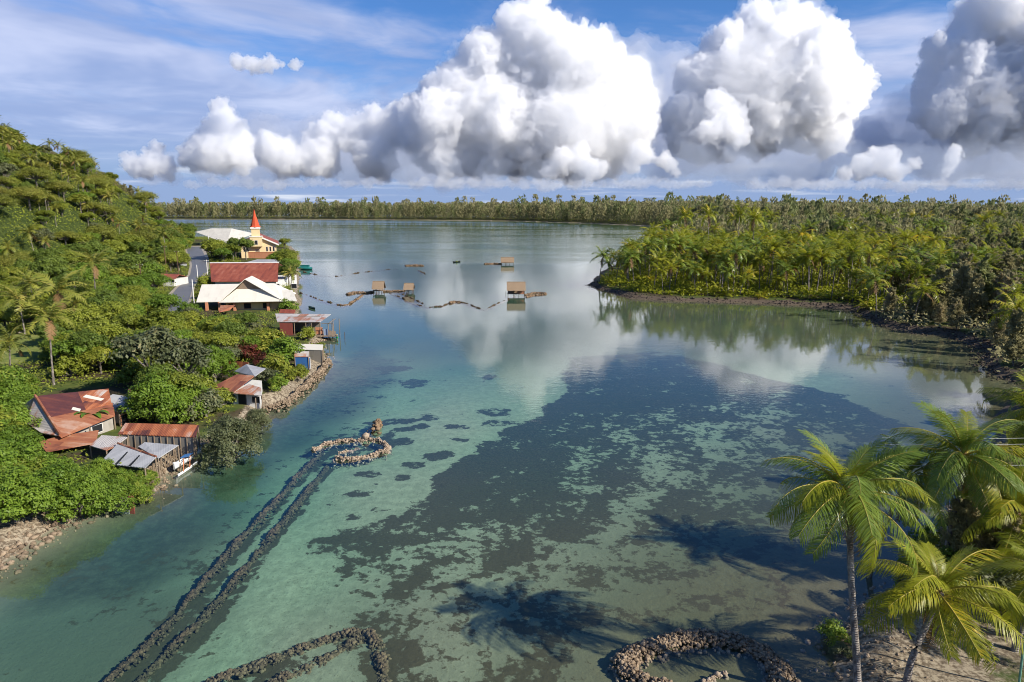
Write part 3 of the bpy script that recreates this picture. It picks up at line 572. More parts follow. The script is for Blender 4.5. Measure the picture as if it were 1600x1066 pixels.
def gz(v): return Vector((v.x, v.y, zat(v.x, v.y) - .05))
big_palm('tall green coconut palm with a slender leaning trunk, standing at the edge of the water', gz(G(1338, 1085, .8)), on_ray(1322, 768, 31.6), 1, 32, 1.0)
big_palm('low yellow green coconut palm with golden midribs, in front of the other palms', gz(G(1412, 1092, .8)), on_ray(1466, 925, 31.4), 2, 28, .98, 'y', .4)
big_palm('green coconut palm with coconuts crossed by overhead wires, behind the tall leaning palm', gz(Vector((28.6, 41.2, 0))), on_ray(1505, 712, 42), 3, 30, 1.12, 'g', .2)
big_palm('coconut palm half cut off by the right edge, above the palm crossed by wires', gz(Vector((43, 52.5, 0))), on_ray(1630, 640, 53), 4, 28, 1.05, 'y', .4)
big_palm('small coconut palm behind the low yellow green palm, its crown hidden among other fronds', gz(Vector((33.2, 40.5, 0))), on_ray(1588, 800, 40), 5, 24, .9, 'y', .5)
big_palm('coconut palm right behind the tall leaning palm, only its upper fronds showing', gz(Vector((24.5, 43, 0))), on_ray(1420, 745, 43.5), 6, 24, .9)
big_palm('coconut palm leaning in from the right edge of the photo beside the green post', gz(Vector((27.5, 33.5, 0))), on_ray(1640, 905, 33.6), 7, 24, .9, 'y', .3)

# --- scatter helpers
def project(p):
    q = Vector(p) - Vector((0, 0, H)); zc_ = q.y * math.cos(PITCH) - q.z * math.sin(PITCH); v = (q.y * math.sin(PITCH) + q.z * math.cos(PITCH)) / zc_
    return 800 + FPX * q.x / zc_, 533 - FPX * v, zc_ / FPX
KEEP = [(36, 598, 215, 692), (140, 668, 314, 738), (328, 570, 418, 634), (266, 560, 320, 574), (428, 488, 522, 533), (454, 536, 508, 549), (458, 549, 484, 576), (316, 433, 470, 488), (326, 408, 438, 440), (376, 325, 438, 404), (304, 353, 396, 382), (286, 394, 326, 466), (250, 426, 284, 448), (198, 408, 250, 420), (-40, 522, 66, 556), (264, 700, 326, 760), (384, 398, 466, 410)]
FOOT = []          # house footprints in world coordinates: (x0, y0, x1, y1)
TAKEN = []
def free(x, y, r):
    return all((x - a) ** 2 + (y - b) ** 2 > (min(r, c) * .55 + max(r, c) * .45) ** 2 for (a, b, c) in TAKEN)
def clear_view(x, y, z, r, h):
    px, py, s = project((x, y, z)); top = project((x, y, z + h))[1]
    for (a, b, c, d) in KEEP:
        if px + r / s * .8 > a and px - r / s * .8 < c and top < d and py > b: return False
    return True
# ------------------------------------------------------------------ buildings
class MB:
    def __init__(s): s.bm = bmesh.new()
    def box(s, x0, x1, y0, y1, z0, z1, M=None):
        V = [Vector((x, y, z)) for z in (z0, z1) for (x, y) in ((x0, y0), (x1, y0), (x1, y1), (x0, y1))]
        if M: V = [M @ v for v in V]
        v = [s.bm.verts.new(p) for p in V]
        for f in ((3, 2, 1, 0), (4, 5, 6, 7), (0, 1, 5, 4), (1, 2, 6, 5), (2, 3, 7, 6), (3, 0, 4, 7)): s.bm.faces.new([v[i] for i in f])
        return s
    def bar(s, a, b, r, sides=6, r2=None):
        V, F = tube([a, (Vector(a) + Vector(b)) / 2, b], [r, (r + (r2 or r)) / 2, r2 or r], sides)
        vv = [s.bm.verts.new(p) for p in V]
        for f in F: s.bm.faces.new([vv[i] for i in f])
        s.bm.faces.new(vv[:sides][::-1]); s.bm.faces.new(vv[-sides:]); return s
    def slab(s, pts, th):
        """polygon extruded straight down by th"""
        n = len(pts); pts = [Vector(p) for p in pts]; nrm = Vector()
        for i in range(n): nrm += (pts[i] - pts[0]).cross(pts[(i + 1) % n] - pts[0])
        if nrm.z < 0: pts = pts[::-1]
        a = [s.bm.verts.new(p) for p in pts]; b = [s.bm.verts.new(p - Vector((0, 0, th))) for p in pts]
        s.bm.faces.new(a); s.bm.faces.new(b[::-1])
        for i in range(n): s.bm.faces.new([a[i], b[i], b[(i + 1) % n], a[(i + 1) % n]])
        return s
    def prism(s, pts, z0, z1):
        n = len(pts); pts = [Vector((p[0], p[1], 0)) for p in pts]
        if sum(pts[i].x * pts[(i + 1) % n].y - pts[(i + 1) % n].x * pts[i].y for i in range(n)) < 0: pts = pts[::-1]
        a = [s.bm.verts.new((p.x, p.y, z0)) for p in pts]; b = [s.bm.verts.new((p.x, p.y, z1)) for p in pts]
        s.bm.faces.new(a[::-1]); s.bm.faces.new(b)
        for i in range(n): s.bm.faces.new([a[i], a[(i + 1) % n], b[(i + 1) % n], b[i]])
        return s
    def poly(s, pts): s.bm.faces.new([s.bm.verts.new(p) for p in pts]); return s
    def build(s, name, m, parent=None, rib=None, origin=None):
        me = bpy.data.meshes.new(name); s.bm.normal_update()
        if rib:
            d = Vector((rib[0], rib[1], 0)).normalized(); e = Vector((-d.y, d.x, 0)); R_ = [v.co.dot(d) for v in s.bm.verts]; Q_ = [v.co.dot(e) for v in s.bm.verts]
        if parent is not None:
            off = parent.matrix_basis.copy(); q_ = parent.parent
            while q_: off = q_.matrix_basis @ off; q_ = q_.parent
            off.invert()
            for v in s.bm.verts: v.co = off @ v.co
        s.bm.to_mesh(me); s.bm.free()
        if rib:
            for nm, ar in (('rib', R_), ('run', Q_)): a = me.attributes.new(nm, 'FLOAT', 'POINT'); a.data.foreach_set('value', ar)
        me.materials.append(m); return link_mesh(name, me, parent)
def sheet_metal(name, cols, bias=.5, sheet=.9, dirt=.35):
    """corrugated sheets: every sheet its own tone, rust streaks running down the slope; cols from sound to rusted"""
    m, t, b = mat(name)
    ri = t.n('ShaderNodeAttribute', {}, 'Fac', attribute_name='rib'); ru = t.n('ShaderNodeAttribute', {}, 'Fac', attribute_name='run')
    v = t.n('ShaderNodeCombineXYZ', {0: ri, 1: ru, 2: 0.0})
    cell = t.n('ShaderNodeTexWhiteNoise', {0: t.n('ShaderNodeCombineXYZ', {0: t.m('FLOOR', t.m('DIVIDE', ri, sheet)), 1: t.m('FLOOR', t.m('DIVIDE', ru, 3.1)), 2: 0.0})}, 0)
    st = t.noise(t.n('ShaderNodeVectorMath', {0: v, 1: (1.0, .16, 1)}, operation='MULTIPLY'), 1.6, 5, .65)
    bl = t.noise(v, .45, 4, .6)
    f = t.m('ADD', t.m('ADD', t.m('MULTIPLY', cell, .45), t.m('MULTIPLY', t.m('SUBTRACT', st, .5), 1.0)), t.m('ADD', t.m('MULTIPLY', t.m('SUBTRACT', bl, .5), .9), bias - .22))
    c = t.ramp(f, [((i + .5) / len(cols), k) for i, k in enumerate(cols)])
    c = t.mix(t.smooth(t.noise(v, 2.6, 5, .7), .55, .75, 0, dirt), c, c4((.06, .045, .035)))
    t.t.links.new(c, b.inputs['Base Color']); b.inputs['Roughness'].default_value = .55
    wv = t.m('SINE', t.m('MULTIPLY', ri, 2 * math.pi / .16)); t.t.links.new(t.n('ShaderNodeBump', {'Height': wv, 'Strength': .5, 'Distance': .02}), b.inputs['Normal'])
    return m
def paint(name, c, c2=None, sc=1.2, rough=.8, st=.5):
    m, t, b = mat(name); P = worldp(t); c2 = c2 or tuple(k * .62 for k in c)
    f = t.smooth(t.noise(t.n('ShaderNodeVectorMath', {0: P, 1: (1, 1, .35)}, operation='MULTIPLY'), sc, 5, .65), .45, .75, 0, st)
    t.t.links.new(t.mix(f, c4(c), c4(c2)), b.inputs['Base Color']); b.inputs['Roughness'].default_value = rough; return m
K_RUST, K_DRUST, K_GREY, K_ORNG, K_PALE = (.27, .085, .040), (.085, .032, .030), (.36, .36, .36), (.42, .15, .065), (.46, .42, .38)
R_MAROON = sheet_metal('roof_maroon_rust', [K_DRUST, (.11, .038, .034), (.17, .055, .036), K_RUST], .30)
R_ORANGE = sheet_metal('roof_orange_rust', [(.44, .27, .19), (.36, .15, .075), (.28, .10, .052), (.15, .055, .038)], .52)
R_PATCH = sheet_metal('roof_patched_rust', [K_PALE, K_ORNG, K_RUST, K_DRUST], .55)
R_GREY = sheet_metal('roof_grey_sheet', [(.42, .42, .42), K_GREY, (.30, .30, .30), (.34, .24, .18)], .32, dirt=.25)
R_RED = sheet_metal('roof_red_rust', [(.36, .13, .08), (.30, .085, .048), (.25, .065, .038), (.17, .05, .035)], .5, .8, .3)
R_WHITE = sheet_metal('roof_cream_white', [(.66, .62, .53), (.64, .60, .52), (.61, .57, .49), (.54, .50, .43)], .4, 1.0, .06)
R_MIX = sheet_metal('roof_grey_and_rust', [(.50, .46, .42), (.44, .40, .37), (.36, .16, .09), (.28, .10, .055)], .42, 1.6)
P_WHITE = paint('white_painted_wall', (.62, .61, .57)); P_CREAM = paint('cream_wall', (.66, .48, .25)); P_YELLOW = paint('cream_yellow_church_wall', (.68, .53, .30), (.55, .42, .25), st=.4)
P_ORANGE = paint('orange_wall', (.55, .21, .10)); P_REDW = paint('rusty_red_wall', (.23, .06, .045)); P_GREYW = paint('weathered_board', (.22, .20, .17)); P_BLUE = paint('blue_wall', (.035, .13, .33), (.06, .10, .18), st=.8)
P_SPIRE = paint('red_spire', (.56, .085, .035), (.48, .07, .03), st=.3); P_TRIM = paint('white_trim', (.72, .70, .66)); P_DARK = paint('dark_opening', (.018, .02, .022)); P_WOOD = paint('grey_timber', (.24, .18, .125), (.11, .085, .06)); P_TEAL = paint('teal_paint', (.02, .18, .17))
P_CONC = paint('stained_concrete', (.36, .33, .29), (.16, .14, .11)); P_BROWN = paint('brown_pole', (.14, .085, .05)); P_PINK = paint('terracotta_wall', (.55, .24, .13))
def pz(px, py, z): return G(px, py, z)
def pr(px, py, y): return on_ray(px, py, y)
def lerp(a, b, t): return a + (b - a) * t
def posts(parent, pts, z0, r=.07, name='post', m=None):
    for p in pts: MB().bar((p.x, p.y, z0), (p.x, p.y, p.z), r, 6).build(name, m or P_WOOD, parent)
def house(name, label, at_, cat='house', group=None): return empty(name, at_, 0, label, cat, group)
def wbox(parent, name, m, c, hx, hy, z0, z1, rz=0):
    M = Matrix.Translation((c[0], c[1], 0)) @ Matrix.Rotation(rz, 4, 'Z'); return MB().box(-hx, hx, -hy, hy, z0, z1, M).build(name, m, parent)
def opening(parent, name, a, b, s0, s1, z0, z1, frame=P_TRIM, m=None):
    """window or door on the vertical wall plane from a to b (metres along), standing proud of it"""
    a, b = Vector(a), Vector(b); d = (b - a); d.z = 0; d.normalize(); nr = Vector((d.y, -d.x, 0)); M = Matrix((( d.x, nr.x, 0, a.x), (d.y, nr.y, 0, a.y), (0, 0, 1, 0), (0, 0, 0, 1)))
    f = MB().box(s0 - .08, s1 + .08, .004, .05, z0 - .08, z1 + .08, M).build('frame' if name == 'window' else name, frame, parent); f.name = name
    g_ = MB().box(s0, s1, .052, .07, z0, z1, M).build('pane' if name == 'window' else 'leaf', m or P_DARK, f); return f

# --- 1 big patched rusty house on the left bank
t = house('rusty_roof_house', 'large low house with a patchwork rusty tin roof on the left bank', gz(pz(120, 690, 1)))
A_, B_, B2, C_, D_ = pz(55, 619, 4.9), pz(103, 598, 4.9), pz(170, 610, 4.3), pz(178, 648, 2.9), pz(95, 681, 2.7)
rb = (B_ - A_)
top = lambda u, v: lerp(lerp(D_, C_, u), lerp(A_, B2 + Vector((0, 0, .2)), u), v)
MB().slab([top(0, .45), top(.62, .42), top(.56, 1), top(0, 1)], .09).build('roof', R_MAROON, t, rb)
MB().slab([top(.565, .42), top(1, .42), top(1, 1), top(.565, 1)], .09).build('roof', R_PATCH, t, (-rb.y, rb.x))
MB().slab([top(-.01, -.02) - Vector((0, 0, .06)), top(1.02, -.02) - Vector((0, 0, .06)), top(1.02, .46) - Vector((0, 0, .06)), top(-.01, .46) - Vector((0, 0, .06))], .09).build('roof', R_ORANGE, t, rb)
MB().slab([top(.36, .50) + Vector((0, 0, .04)), top(.46, .40) + Vector((0, 0, .04)), top(.50, .46) + Vector((0, 0, .04)), top(.40, .56) + Vector((0, 0, .04))], .03).build('roof_sheet', R_WHITE, t, rb)
MB().slab([top(.60, .80) + Vector((0, 0, .05)), top(.84, .58) + Vector((0, 0, .05)), top(.90, .63) + Vector((0, 0, .05)), top(.66, .86) + Vector((0, 0, .05))], .03).build('roof_sheet', R_WHITE, t, rb)
MB().slab([pz(36, 634, 3.3), pz(40, 660, 2.8), pz(64, 676, 2.7), D_, A_], .09).build('roof', R_MIX, t, (rb.y, -rb.x))
MB().bar(A_ + Vector((0, 0, .06)), D_ + Vector((0, 0, .06)), .16, 6).build('ridge_cap', R_ORANGE, t, rb)
MB().slab([pz(60, 690, 2.3), pz(95, 681, 2.45), pz(154, 672, 2.4), pz(150, 692, 1.9), pz(72, 706, 1.9)], .08).build('porch_roof', R_ORANGE, t, rb)
MB().slab([pz(138, 640, 3.1), pz(176, 616, 3.5), pz(216, 622, 3.3), pz(202, 643, 2.8)], .09).build('lean_to_roof', R_GREY, t, (B_ - A_))
W4 = [lerp(D_, A_, .05), lerp(C_, B2, .05), lerp(C_, B2, .9), lerp(D_, A_, .9)]
W4 = [p + (sum(W4, Vector()) / 4 - p) * .05 for p in W4]; zz0 = min(zat(p.x, p.y) for p in W4) - .3
MB().prism(W4, zz0, 2.5).build('wall', P_CONC, t)
opening(t, 'window', W4[0], W4[1], 3.5, 4.7, 1.5, 2.3); opening(t, 'door', W4[0], W4[1], 7.2, 8.1, .9, 2.4, P_PINK, P_DARK); opening(t, 'window', W4[0], W4[1], 10, 11.2, 1.5, 2.3)
lw = [pz(148, 642, 2.6), pz(200, 643, 2.6), pz(211, 627, 2.6), pz(175, 622, 2.6)]; MB().prism(lw, zz0, 2.55).build('wall', P_CONC, t)
posts(t, [pz(178, 650, 2.7), pz(140, 668, 2.6), pz(186, 647, 2.6)], .3, .08)

# --- 2 low grey sheds and the rusty lean-to
def shed(label, px, z, m, ribd, wall=P_GREYW, post=True, th=.07, wh=.85, inset=.08, name='tin_shed'):
    pts = [pz(x, y, zz) for (x, y, zz) in [(*q, z) if len(q) == 2 else q for q in px]]; c = sum(pts, Vector()) / len(pts)
    t = house(name, label, Vector((c.x, c.y, zat(c.x, c.y))), 'shed'); MB().slab(pts, th).build('roof', m, t, ribd)
    g0 = min(zat(p.x, p.y) for p in pts); g0 = min(g0, 0.3) - .5
    if wall: q = [p + (c - p) * inset for p in pts]; zt_ = min(p.z for p in pts) - th - .01; MB().prism(q, g0 + .5 if wh > .5 else zt_ - .6, zt_).build('wall', wall, t)
    if post: posts(t, [p + (c - p) * .03 - Vector((0, 0, th)) for p in pts], g0, .07)
    return t, pts
shed('flat grey and pale orange tin shed roof beside the big rusty house', [(140, 696), (159, 680, 2.7), (199, 683, 2.7), (181, 697), (166, 704)], 2.4, R_MIX, (1, .2), None)
t, pp = shed('wide flat grey tin shed roof with black lap seams, by the canoe', [(156, 723), (184, 693, 2.7), (244, 714, 2.6), (227, 731)], 2.3, R_GREY, (.9, -.4), None)
for u in (.36, .66):
    a, b = lerp(pp[0], pp[3], u), lerp(pp[1], pp[2], u); up_ = Vector((0, 0, .03)); d = (pp[3] - pp[0]).normalized() * .12
    MB().slab([a + up_ - d, a + up_ + d, lerp(a, b, .75) + up_ + d * .5, lerp(a, b, .75) + up_ - d * .5], .04).build('lap_seam', P_DARK, t)
MB().bar(pp[1] + Vector((0, 0, .03)), pp[2] + Vector((0, 0, .03)), .10, 5).build('ridge_cap', R_ORANGE, t, (1, 0))
t, pp = shed('flat grey tin shed roof at the end above the stakes and canoe', [(216, 698), (226, 691, 2.6), (279, 695.5, 2.6), (247, 716)], 2.4, R_GREY, (1, -.2), None)
t, pp = shed('long rusty tin lean-to roof under the bright green tree', [(184, 678), (196, 661, 3.4), (311, 664, 3.4), (306, 683)], 2.7, R_PATCH, (1, 0), P_GREYW)
for k in range(12):
    p = lerp(pp[0], pp[3], (k + .5) / 12); MB().bar((p.x, p.y, .2), (p.x + .05, p.y, p.z - .1), .05, 5).build('post', P_WOOD, t)
# stakes and a rail along the bank below the sheds
t = house('stake_fence', 'rickety fence of grey stakes and rails on the bank above the canoe', gz(pz(275, 718, .6)), 'fence')
rng = random.Random(4); prev = None
for k in range(22):
    q = pz(236 + 76 * k / 21 + rng.uniform(-1, 1), 736 - 40 * k / 21 + rng.uniform(-1, 1), .8); hh = rng.uniform(.8, 1.7); tp = Vector((q.x + rng.uniform(-.15, .15), q.y + rng.uniform(-.15, .15), .6 + hh))
    MB().bar((q.x, q.y, -.1), tp, .05, 5).build('stake', P_WOOD, t)
    if prev and k % 2: MB().bar(prev - Vector((0, 0, .2)), tp - Vector((0, 0, .2)), .035, 5).build('rail', P_WOOD, t)
    prev = tp

# --- 3 orange roofed house with white walls by the grey olive bush
t = house('orange_roof_house', 'small white walled house under an orange rusty tin roof, by the stone quay', gz(pz(385, 620, 1)))
MB().slab([pz(328, 606, 2.9), pz(364, 613, 2.8), pz(398, 587, 3.9), pz(370, 585, 3.9)], .08).build('roof', R_ORANGE, t, (1, -.2))
MB().slab([pz(366, 580, 3.3), pz(385, 569, 4.3), pz(415, 576, 4.2), pz(398, 588, 3.9)], .08).build('roof', R_GREY, t, (.5, -.5))
MB().slab([pz(364, 614, 2.7), pz(389, 600, 3.2), pz(408, 606, 3.0), pz(409, 618, 2.5)], .08).build('porch_roof', R_MIX, t, (1, -.3))
Wq = [pz(334, 606, 2.8), pz(363, 612, 2.7), pz(407, 614, 2.6), pz(410, 584, 3.4), pz(380, 581, 3.4), pz(345, 596, 3)]; c = sum(Wq, Vector()) / 6; Wq = [p + (c - p) * .05 for p in Wq]
MB().prism(Wq, .2, 2.5).build('wall', P_WHITE, t)
opening(t, 'door', Wq[1], Wq[2], .7, 1.6, .6, 2.3, P_GREYW); opening(t, 'window', Wq[1], Wq[2], 2.4, 3.3, 1.3, 2.1); opening(t, 'window', Wq[2], Wq[3], 1.5, 2.6, 1.3, 2.2); opening(t, 'window', Wq[0], Wq[1], 1, 2, 1.4, 2.1)
posts(t, [pz(409, 617, 2.4), pz(399, 622, 2.4)], .2)
# --- 4 dark red roof in the trees
t = house('dark_red_roof_house', 'house almost hidden by trees, only its dark red tin roof ridge showing', gz(pz(292, 580, 1)))
MB().slab([pz(266, 573, 2.9), pz(320, 575, 2.9), pz(316, 562, 4.4), pz(280, 560.5, 4.4)], .08).build('roof', R_MAROON, t, (1, 0)); a = pz(292, 572, 2.8); wbox(t, 'wall', P_WHITE, (a.x, a.y + 2.4), 2.9, 2.0, .6, 2.75)
opening(t, 'window', (a.x - 2.9, a.y + .4, 0), (a.x + 2.9, a.y + .4, 0), 1, 2, 1.4, 2.2)
# --- 5 stilt shack over the water
t = house('stilt_shack', 'open stilt shack over the water with a rusty tin roof and a red wall', gz(pz(470, 522, .5)))
yb = pz(470, 526, .8).y
Q = [pr(433, 503, yb), pr(500, 503, yb), pr(517, 491, yb + 7), pr(430, 490, yb + 7)]; zq = Q[0].z; print('shack', Q)
MB().slab(Q, .08).build('roof', R_MIX, t, (1, 0))
fl = [pr(434, 526, yb), pr(502, 528, yb), Vector((Q[2].x, yb + 6.5, .8)), Vector((Q[3].x, yb + 6.5, .8))]
for p in fl: p.z = .8
MB().slab(fl, .15).build('deck', P_WOOD, t)
MB().slab([Vector((Q[1].x + .1, yb + .5, .8)), Vector((Q[1].x + 2.8, yb + .5, .8)), Vector((Q[2].x + 1, yb + 6, .8)), Vector((Q[1].x + .1, yb + 6, .8))], .14).build('landing', P_WOOD, t)
a, b = pr(437, 515, yb).x, pr(457, 515, yb).x
MB().box(a, b, yb + .1, yb + .2, .8, zq - .12).build('front_wall', P_REDW, t); MB().box(a, Q[1].x - 1.2, yb + 4.4, yb + 4.5, .8, zq + .3).build('back_wall', P_GREYW, t)
MB().box(a, a + .1, yb + .21, yb + 4.39, .8, zq - .1).build('side_wall', P_REDW, t)
for k, px in enumerate((460, 478, 487, 500)): MB().bar((pr(px, 520, yb).x, yb + .15, -.9), (pr(px, 520, yb).x, yb + .15, zq - .08), .08).build('post', P_WOOD, t)
for px, dy in ((511, 1), (517, 1), (518, 6), (508, 6)): MB().bar((pr(px, 520, yb).x, yb + dy, -.9), (pr(px, 520, yb).x, yb + dy, 3.2), .08).build('post', P_WOOD, t)
MB().bar((pr(500, 500, yb).x, yb + .95, 3.1), (pr(518, 500, yb).x, yb + .95, 3.2), .06).build('beam', P_WOOD, t); MB().bar((pr(511, 500, yb).x, yb + 1, 3.1), (pr(511, 500, yb).x, yb + 6, 3.2), .06).build('beam', P_WOOD, t)
MB().slab([(pr(466, 520, yb).x, yb - .3, .9), (pr(470, 520, yb).x, yb - .3, .9), (pr(479, 520, yb).x, yb + 3.8, 2.9), (pr(474, 520, yb).x, yb + 3.8, 2.9)], .1).build('leaning_board', P_TRIM, t)
MB().box(pr(488, 512, yb).x, pr(499, 512, yb).x, yb + 2, yb + 2.1, .8, 2.2).build('partition', P_PINK, t); MB().box(pr(503, 520, yb).x, pr(511, 520, yb).x, yb + 1.2, yb + 1.3, .8, 2.0).build('curtain', paint('pale_blue_sheet', (.30, .38, .52)), t)
# --- 6 long grey roof and the blue shed
shed('long narrow pale grey tin roof on the bank below the stilt shack', [(456, 546), (456, 537, 3.1), (505, 538.5, 3.1), (504, 547)], 2.5, R_WHITE, (0, 1), P_GREYW)
t, pp = shed('little blue walled shed under a white and red tin roof by the quay', [(460, 557.5), (460, 549, 3.3), (483, 549, 3.3), (482, 557.5)], 2.7, R_MIX, (0, 1), P_BLUE, name='blue_shed')
opening(t, 'door', pp[0] + Vector((.15, .15, 0)), pp[3] + Vector((-.15, .15, 0)), 1.2, 2.1, .9, 2.5, P_TRIM, P_BLUE)
shed('narrow strip of broken rusty tin roofing behind the domed bright green tree', [(346, 572), (350, 563, 3.5), (389, 566, 3.5), (385, 575)], 2.7, R_PATCH, (1, 0))
shed('small rust edged tin roof at the right corner of the big rusty house', [(204, 622), (200, 608, 3.7), (218, 611, 3.6), (221, 625)], 3.0, R_ORANGE, (1, .3))
shed('pale flat shed roof glimpsed among the palms left of the village', [(130, 447), (132, 439, 3.6), (152, 440, 3.6), (150, 448)], 3.0, R_GREY, (1, 0))
shed('little rust red awning roof under the cream roofed house, by the stilt shack', [(436, 489), (438, 483, 3.0), (462, 484, 3.0), (460, 490)], 2.4, R_RED, (1, 0))
# --- 7 big cream roofed house
t = house('cream_roof_house', 'big house with a wide cream white hipped roof and a gable vent, orange walls', gz(pz(392, 492, 1)))
EZ = 3.4; yf = pz(392, 470, EZ).y
FL, FR_ = pr(318, 470, yf), pr(436, 470, yf); BL, RL, RR_ = pr(320, 455, yf + 13), pr(333, 443, yf + 6.5), pr(440, 443, yf + 6.5)
BL = Vector((FL.x, yf + 13, EZ)); BR = Vector((RR_.x + 4, yf + 13, EZ)); FR_ = Vector((RR_.x + 3, yf, EZ)); FL.z = EZ
AP = pr(397.5, 434, yf + 4.0); FA, FB = pr(350, 471, yf - 1.2), pr(446, 470, yf - 1.2); FA.z = FB.z = EZ - .05; HB = pr(397.5, 446, yf + 1.9); print('cream', FL, RL, AP, HB)
MB().slab([FL, FR_, RR_, RL], .12).build('roof', R_WHITE, t, (1, 0)); MB().slab([BL, BR, RR_, RL], .12).build('roof', R_WHITE, t, (1, 0)); MB().slab([FL, BL, RL], .12).build('roof', R_WHITE, t, (0, 1)); MB().slab([FR_, BR, RR_], .12).build('roof', R_WHITE, t, (0, 1))
VL, VR = lerp(AP, FA, .44) + Vector((0, -.25, 0)), lerp(AP, FB, .44) + Vector((0, -.25, 0)); AB = Vector((AP.x, yf + 9, AP.z)); vzl = VL.z
AF = Vector((AP.x, VL.y - .3, AP.z)); NL, NR_ = Vector((FA.x, yf + 8.4, EZ)), Vector((FB.x, yf + 8.4, EZ))
MB().slab([AF, FA, NL, AB], .12).build('gable_roof', R_WHITE, t, (0, 1)); MB().slab([AF, FB, NR_, AB], .12).build('gable_roof', R_WHITE, t, (0, 1))
hl, hr = VL + Vector((.25, .15, -.15)), VR + Vector((-.25, .15, -.15)); MB().slab([FA + Vector((.2, -.05, .02)), FB + Vector((-.2, -.05, .02)), hr, hl], .10).build('hip_roof', R_WHITE, t, (1, 0))
MB().poly([hl + Vector((0, .02, 0)), hr + Vector((0, .02, 0)), Vector((AP.x, hl.y + .02, AP.z - .2))]).build('gable_vent', P_WOOD, t)
WL, WR = pr(441, 453, yf + 6), pr(464, 453, yf + 6); w0, w1 = Vector((pr(430, 468, yf - .6).x, yf - .6, EZ - .12)), Vector((pr(467, 468, yf - .6).x, yf - .6, EZ - .12))
MB().slab([w0, w1, Vector((WR.x + .5, yf + 6, EZ + 1.6)), Vector((w0.x, yf + 6, EZ + 1.6))], .11).build('wing_roof', R_WHITE, t, (1, 0))
cx0, cx1 = FL.x + 2.6, pr(447, 470, yf).x
MB().box(cx0 + 3.5, cx1 - 1, yf + 1.0, yf + 11.5, .4, EZ - .2).build('wall', P_CREAM, t)
for s0 in (.6, 4.0, 8.2, 12.0): opening(t, 'window', (cx0 + 3.5, yf + 1.0, 0), (cx1, yf + 1.0, 0), s0, s0 + 1.5, 1.5, 2.7, P_PINK)
for px in (333, 352, 374, 424, 446, 462): wbox(t, 'pillar', P_PINK if px < 440 else P_CREAM, (pr(px, 475, yf).x, yf + .1), .28, .28, .2, EZ - .14)
MB().slab([pz(341, 487, 2.2), pz(360, 484, 2.2), pz(372, 476, 2.9), pz(350, 476, 2.9)], .07).build('carport_roof', R_ORANGE, t, (1, .2))
t.rotation_euler = (0, 0, R(9))
# --- 8, 9 long red roof, grey roof behind
t = house('red_roof_hall', 'long building with a big plain rust red tin roof and a white ridge', gz(pz(385, 446, 1)))
yf = pz(390, 440, 3.4).y; e0, e1 = pr(330, 440.5, yf), pr(434, 440, yf); r0, r1 = pr(328, 411.5, yf + 12), pr(435, 411, yf + 12); e0.z = e1.z = 3.4
MB().slab([e0, e1, r1, r0], .12).build('roof', R_RED, t, (1, 0)); bz = Vector((0, 10, -3)); MB().slab([r0, r1, r1 + bz, r0 + bz], .12).build('roof', R_RED, t, (1, 0))
MB().bar(r0 + Vector((0, 0, .08)), r1 + Vector((0, 0, .08)), .22, 6).build('ridge_cap', P_TRIM, t); MB().box(e0.x + .8, e1.x - .8, yf + .8, yf + 20, .2, 3.25).build('wall', P_WHITE, t); 
for s0 in (2, 7, 12, 17, 22): opening(t, 'window', (e0.x + .8, yf + .8, 0), (e1.x, yf + .8, 0), s0, s0 + 1.6, 1.4, 2.6)
t = house('grey_roof_house', 'house with a low pale grey roof just behind the long red roof', gz(pz(405, 418, 1)))
yf = 268; g0, g1, g2, g3 = pr(380, 411, yf), pr(436, 411, yf), pr(430, 405.5, yf + 7), pr(402, 405.5, yf + 7); MB().slab([g0, g1, g2, g3], .12).build('roof', R_GREY, t, (1, 0)); MB().box(g0.x + .5, g1.x - .5, yf + .5, yf + 9, .2, g0.z - .15).build('wall', P_WHITE, t); MB().slab([g3, g2, g2 + Vector((2, 6, -1.8)), g3 + Vector((-2, 6, -1.8))], .12).build('roof', R_GREY, t, (1, 0))
# --- 10 church
t = house('village_church', 'yellow church with a square belfry and a tall slim red spire', gz(pz(402, 404, 1)), 'church')
yf = pz(402, 404, 1).y; X_ = lambda px: pr(px, 400, yf).x; Z_ = lambda py, y=None: pr(402, py, y or yf).z; print('church y', yf, Z_(327), X_(376), X_(434))
xl, xr, ze, zr, yb2 = X_(379), X_(431), Z_(380), Z_(368.5), yf + 26
V = [(xl, yf), (xr, yf)]; xm = (xl + xr) / 2
m_ = MB(); bmv = [m_.bm.verts.new(p) for p in ((xl, yf, 0), (xr, yf, 0), (xr, yf, ze), (xm, yf, zr), (xl, yf, ze), (xl, yb2, 0), (xr, yb2, 0), (xr, yb2, ze), (xm, yb2, zr), (xl, yb2, ze))]
for f_ in ((0, 1, 2, 3, 4), (9, 8, 7, 6, 5), (1, 6, 7, 2), (0, 4, 9, 5)): m_.bm.faces.new([bmv[i] for i in f_])
m_.build('wall', P_YELLOW, t)
for sx, xe in ((-1, X_(376)), (1, X_(435))):
    zo = Z_(381.5); MB().slab([(xm, yf - 1.2, zr + .35), (xe, yf - 1.2, zo), (xe, yb2 + .5, zo), (xm, yb2 + .5, zr + .35)], .25).build('roof', R_RED, t, (0, 1)); MB().slab([(xm, yf - 1.26, zr + .22), (xe, yf - 1.26, zo - .1), (xe, yf - 1.22, zo - .1), (xm, yf - 1.22, zr + .22)], .7).build('bargeboard', P_TRIM, t)
b0, b1 = X_(393), X_(411); bc = (b0 + b1) / 2; hw = (b1 - b0) / 2
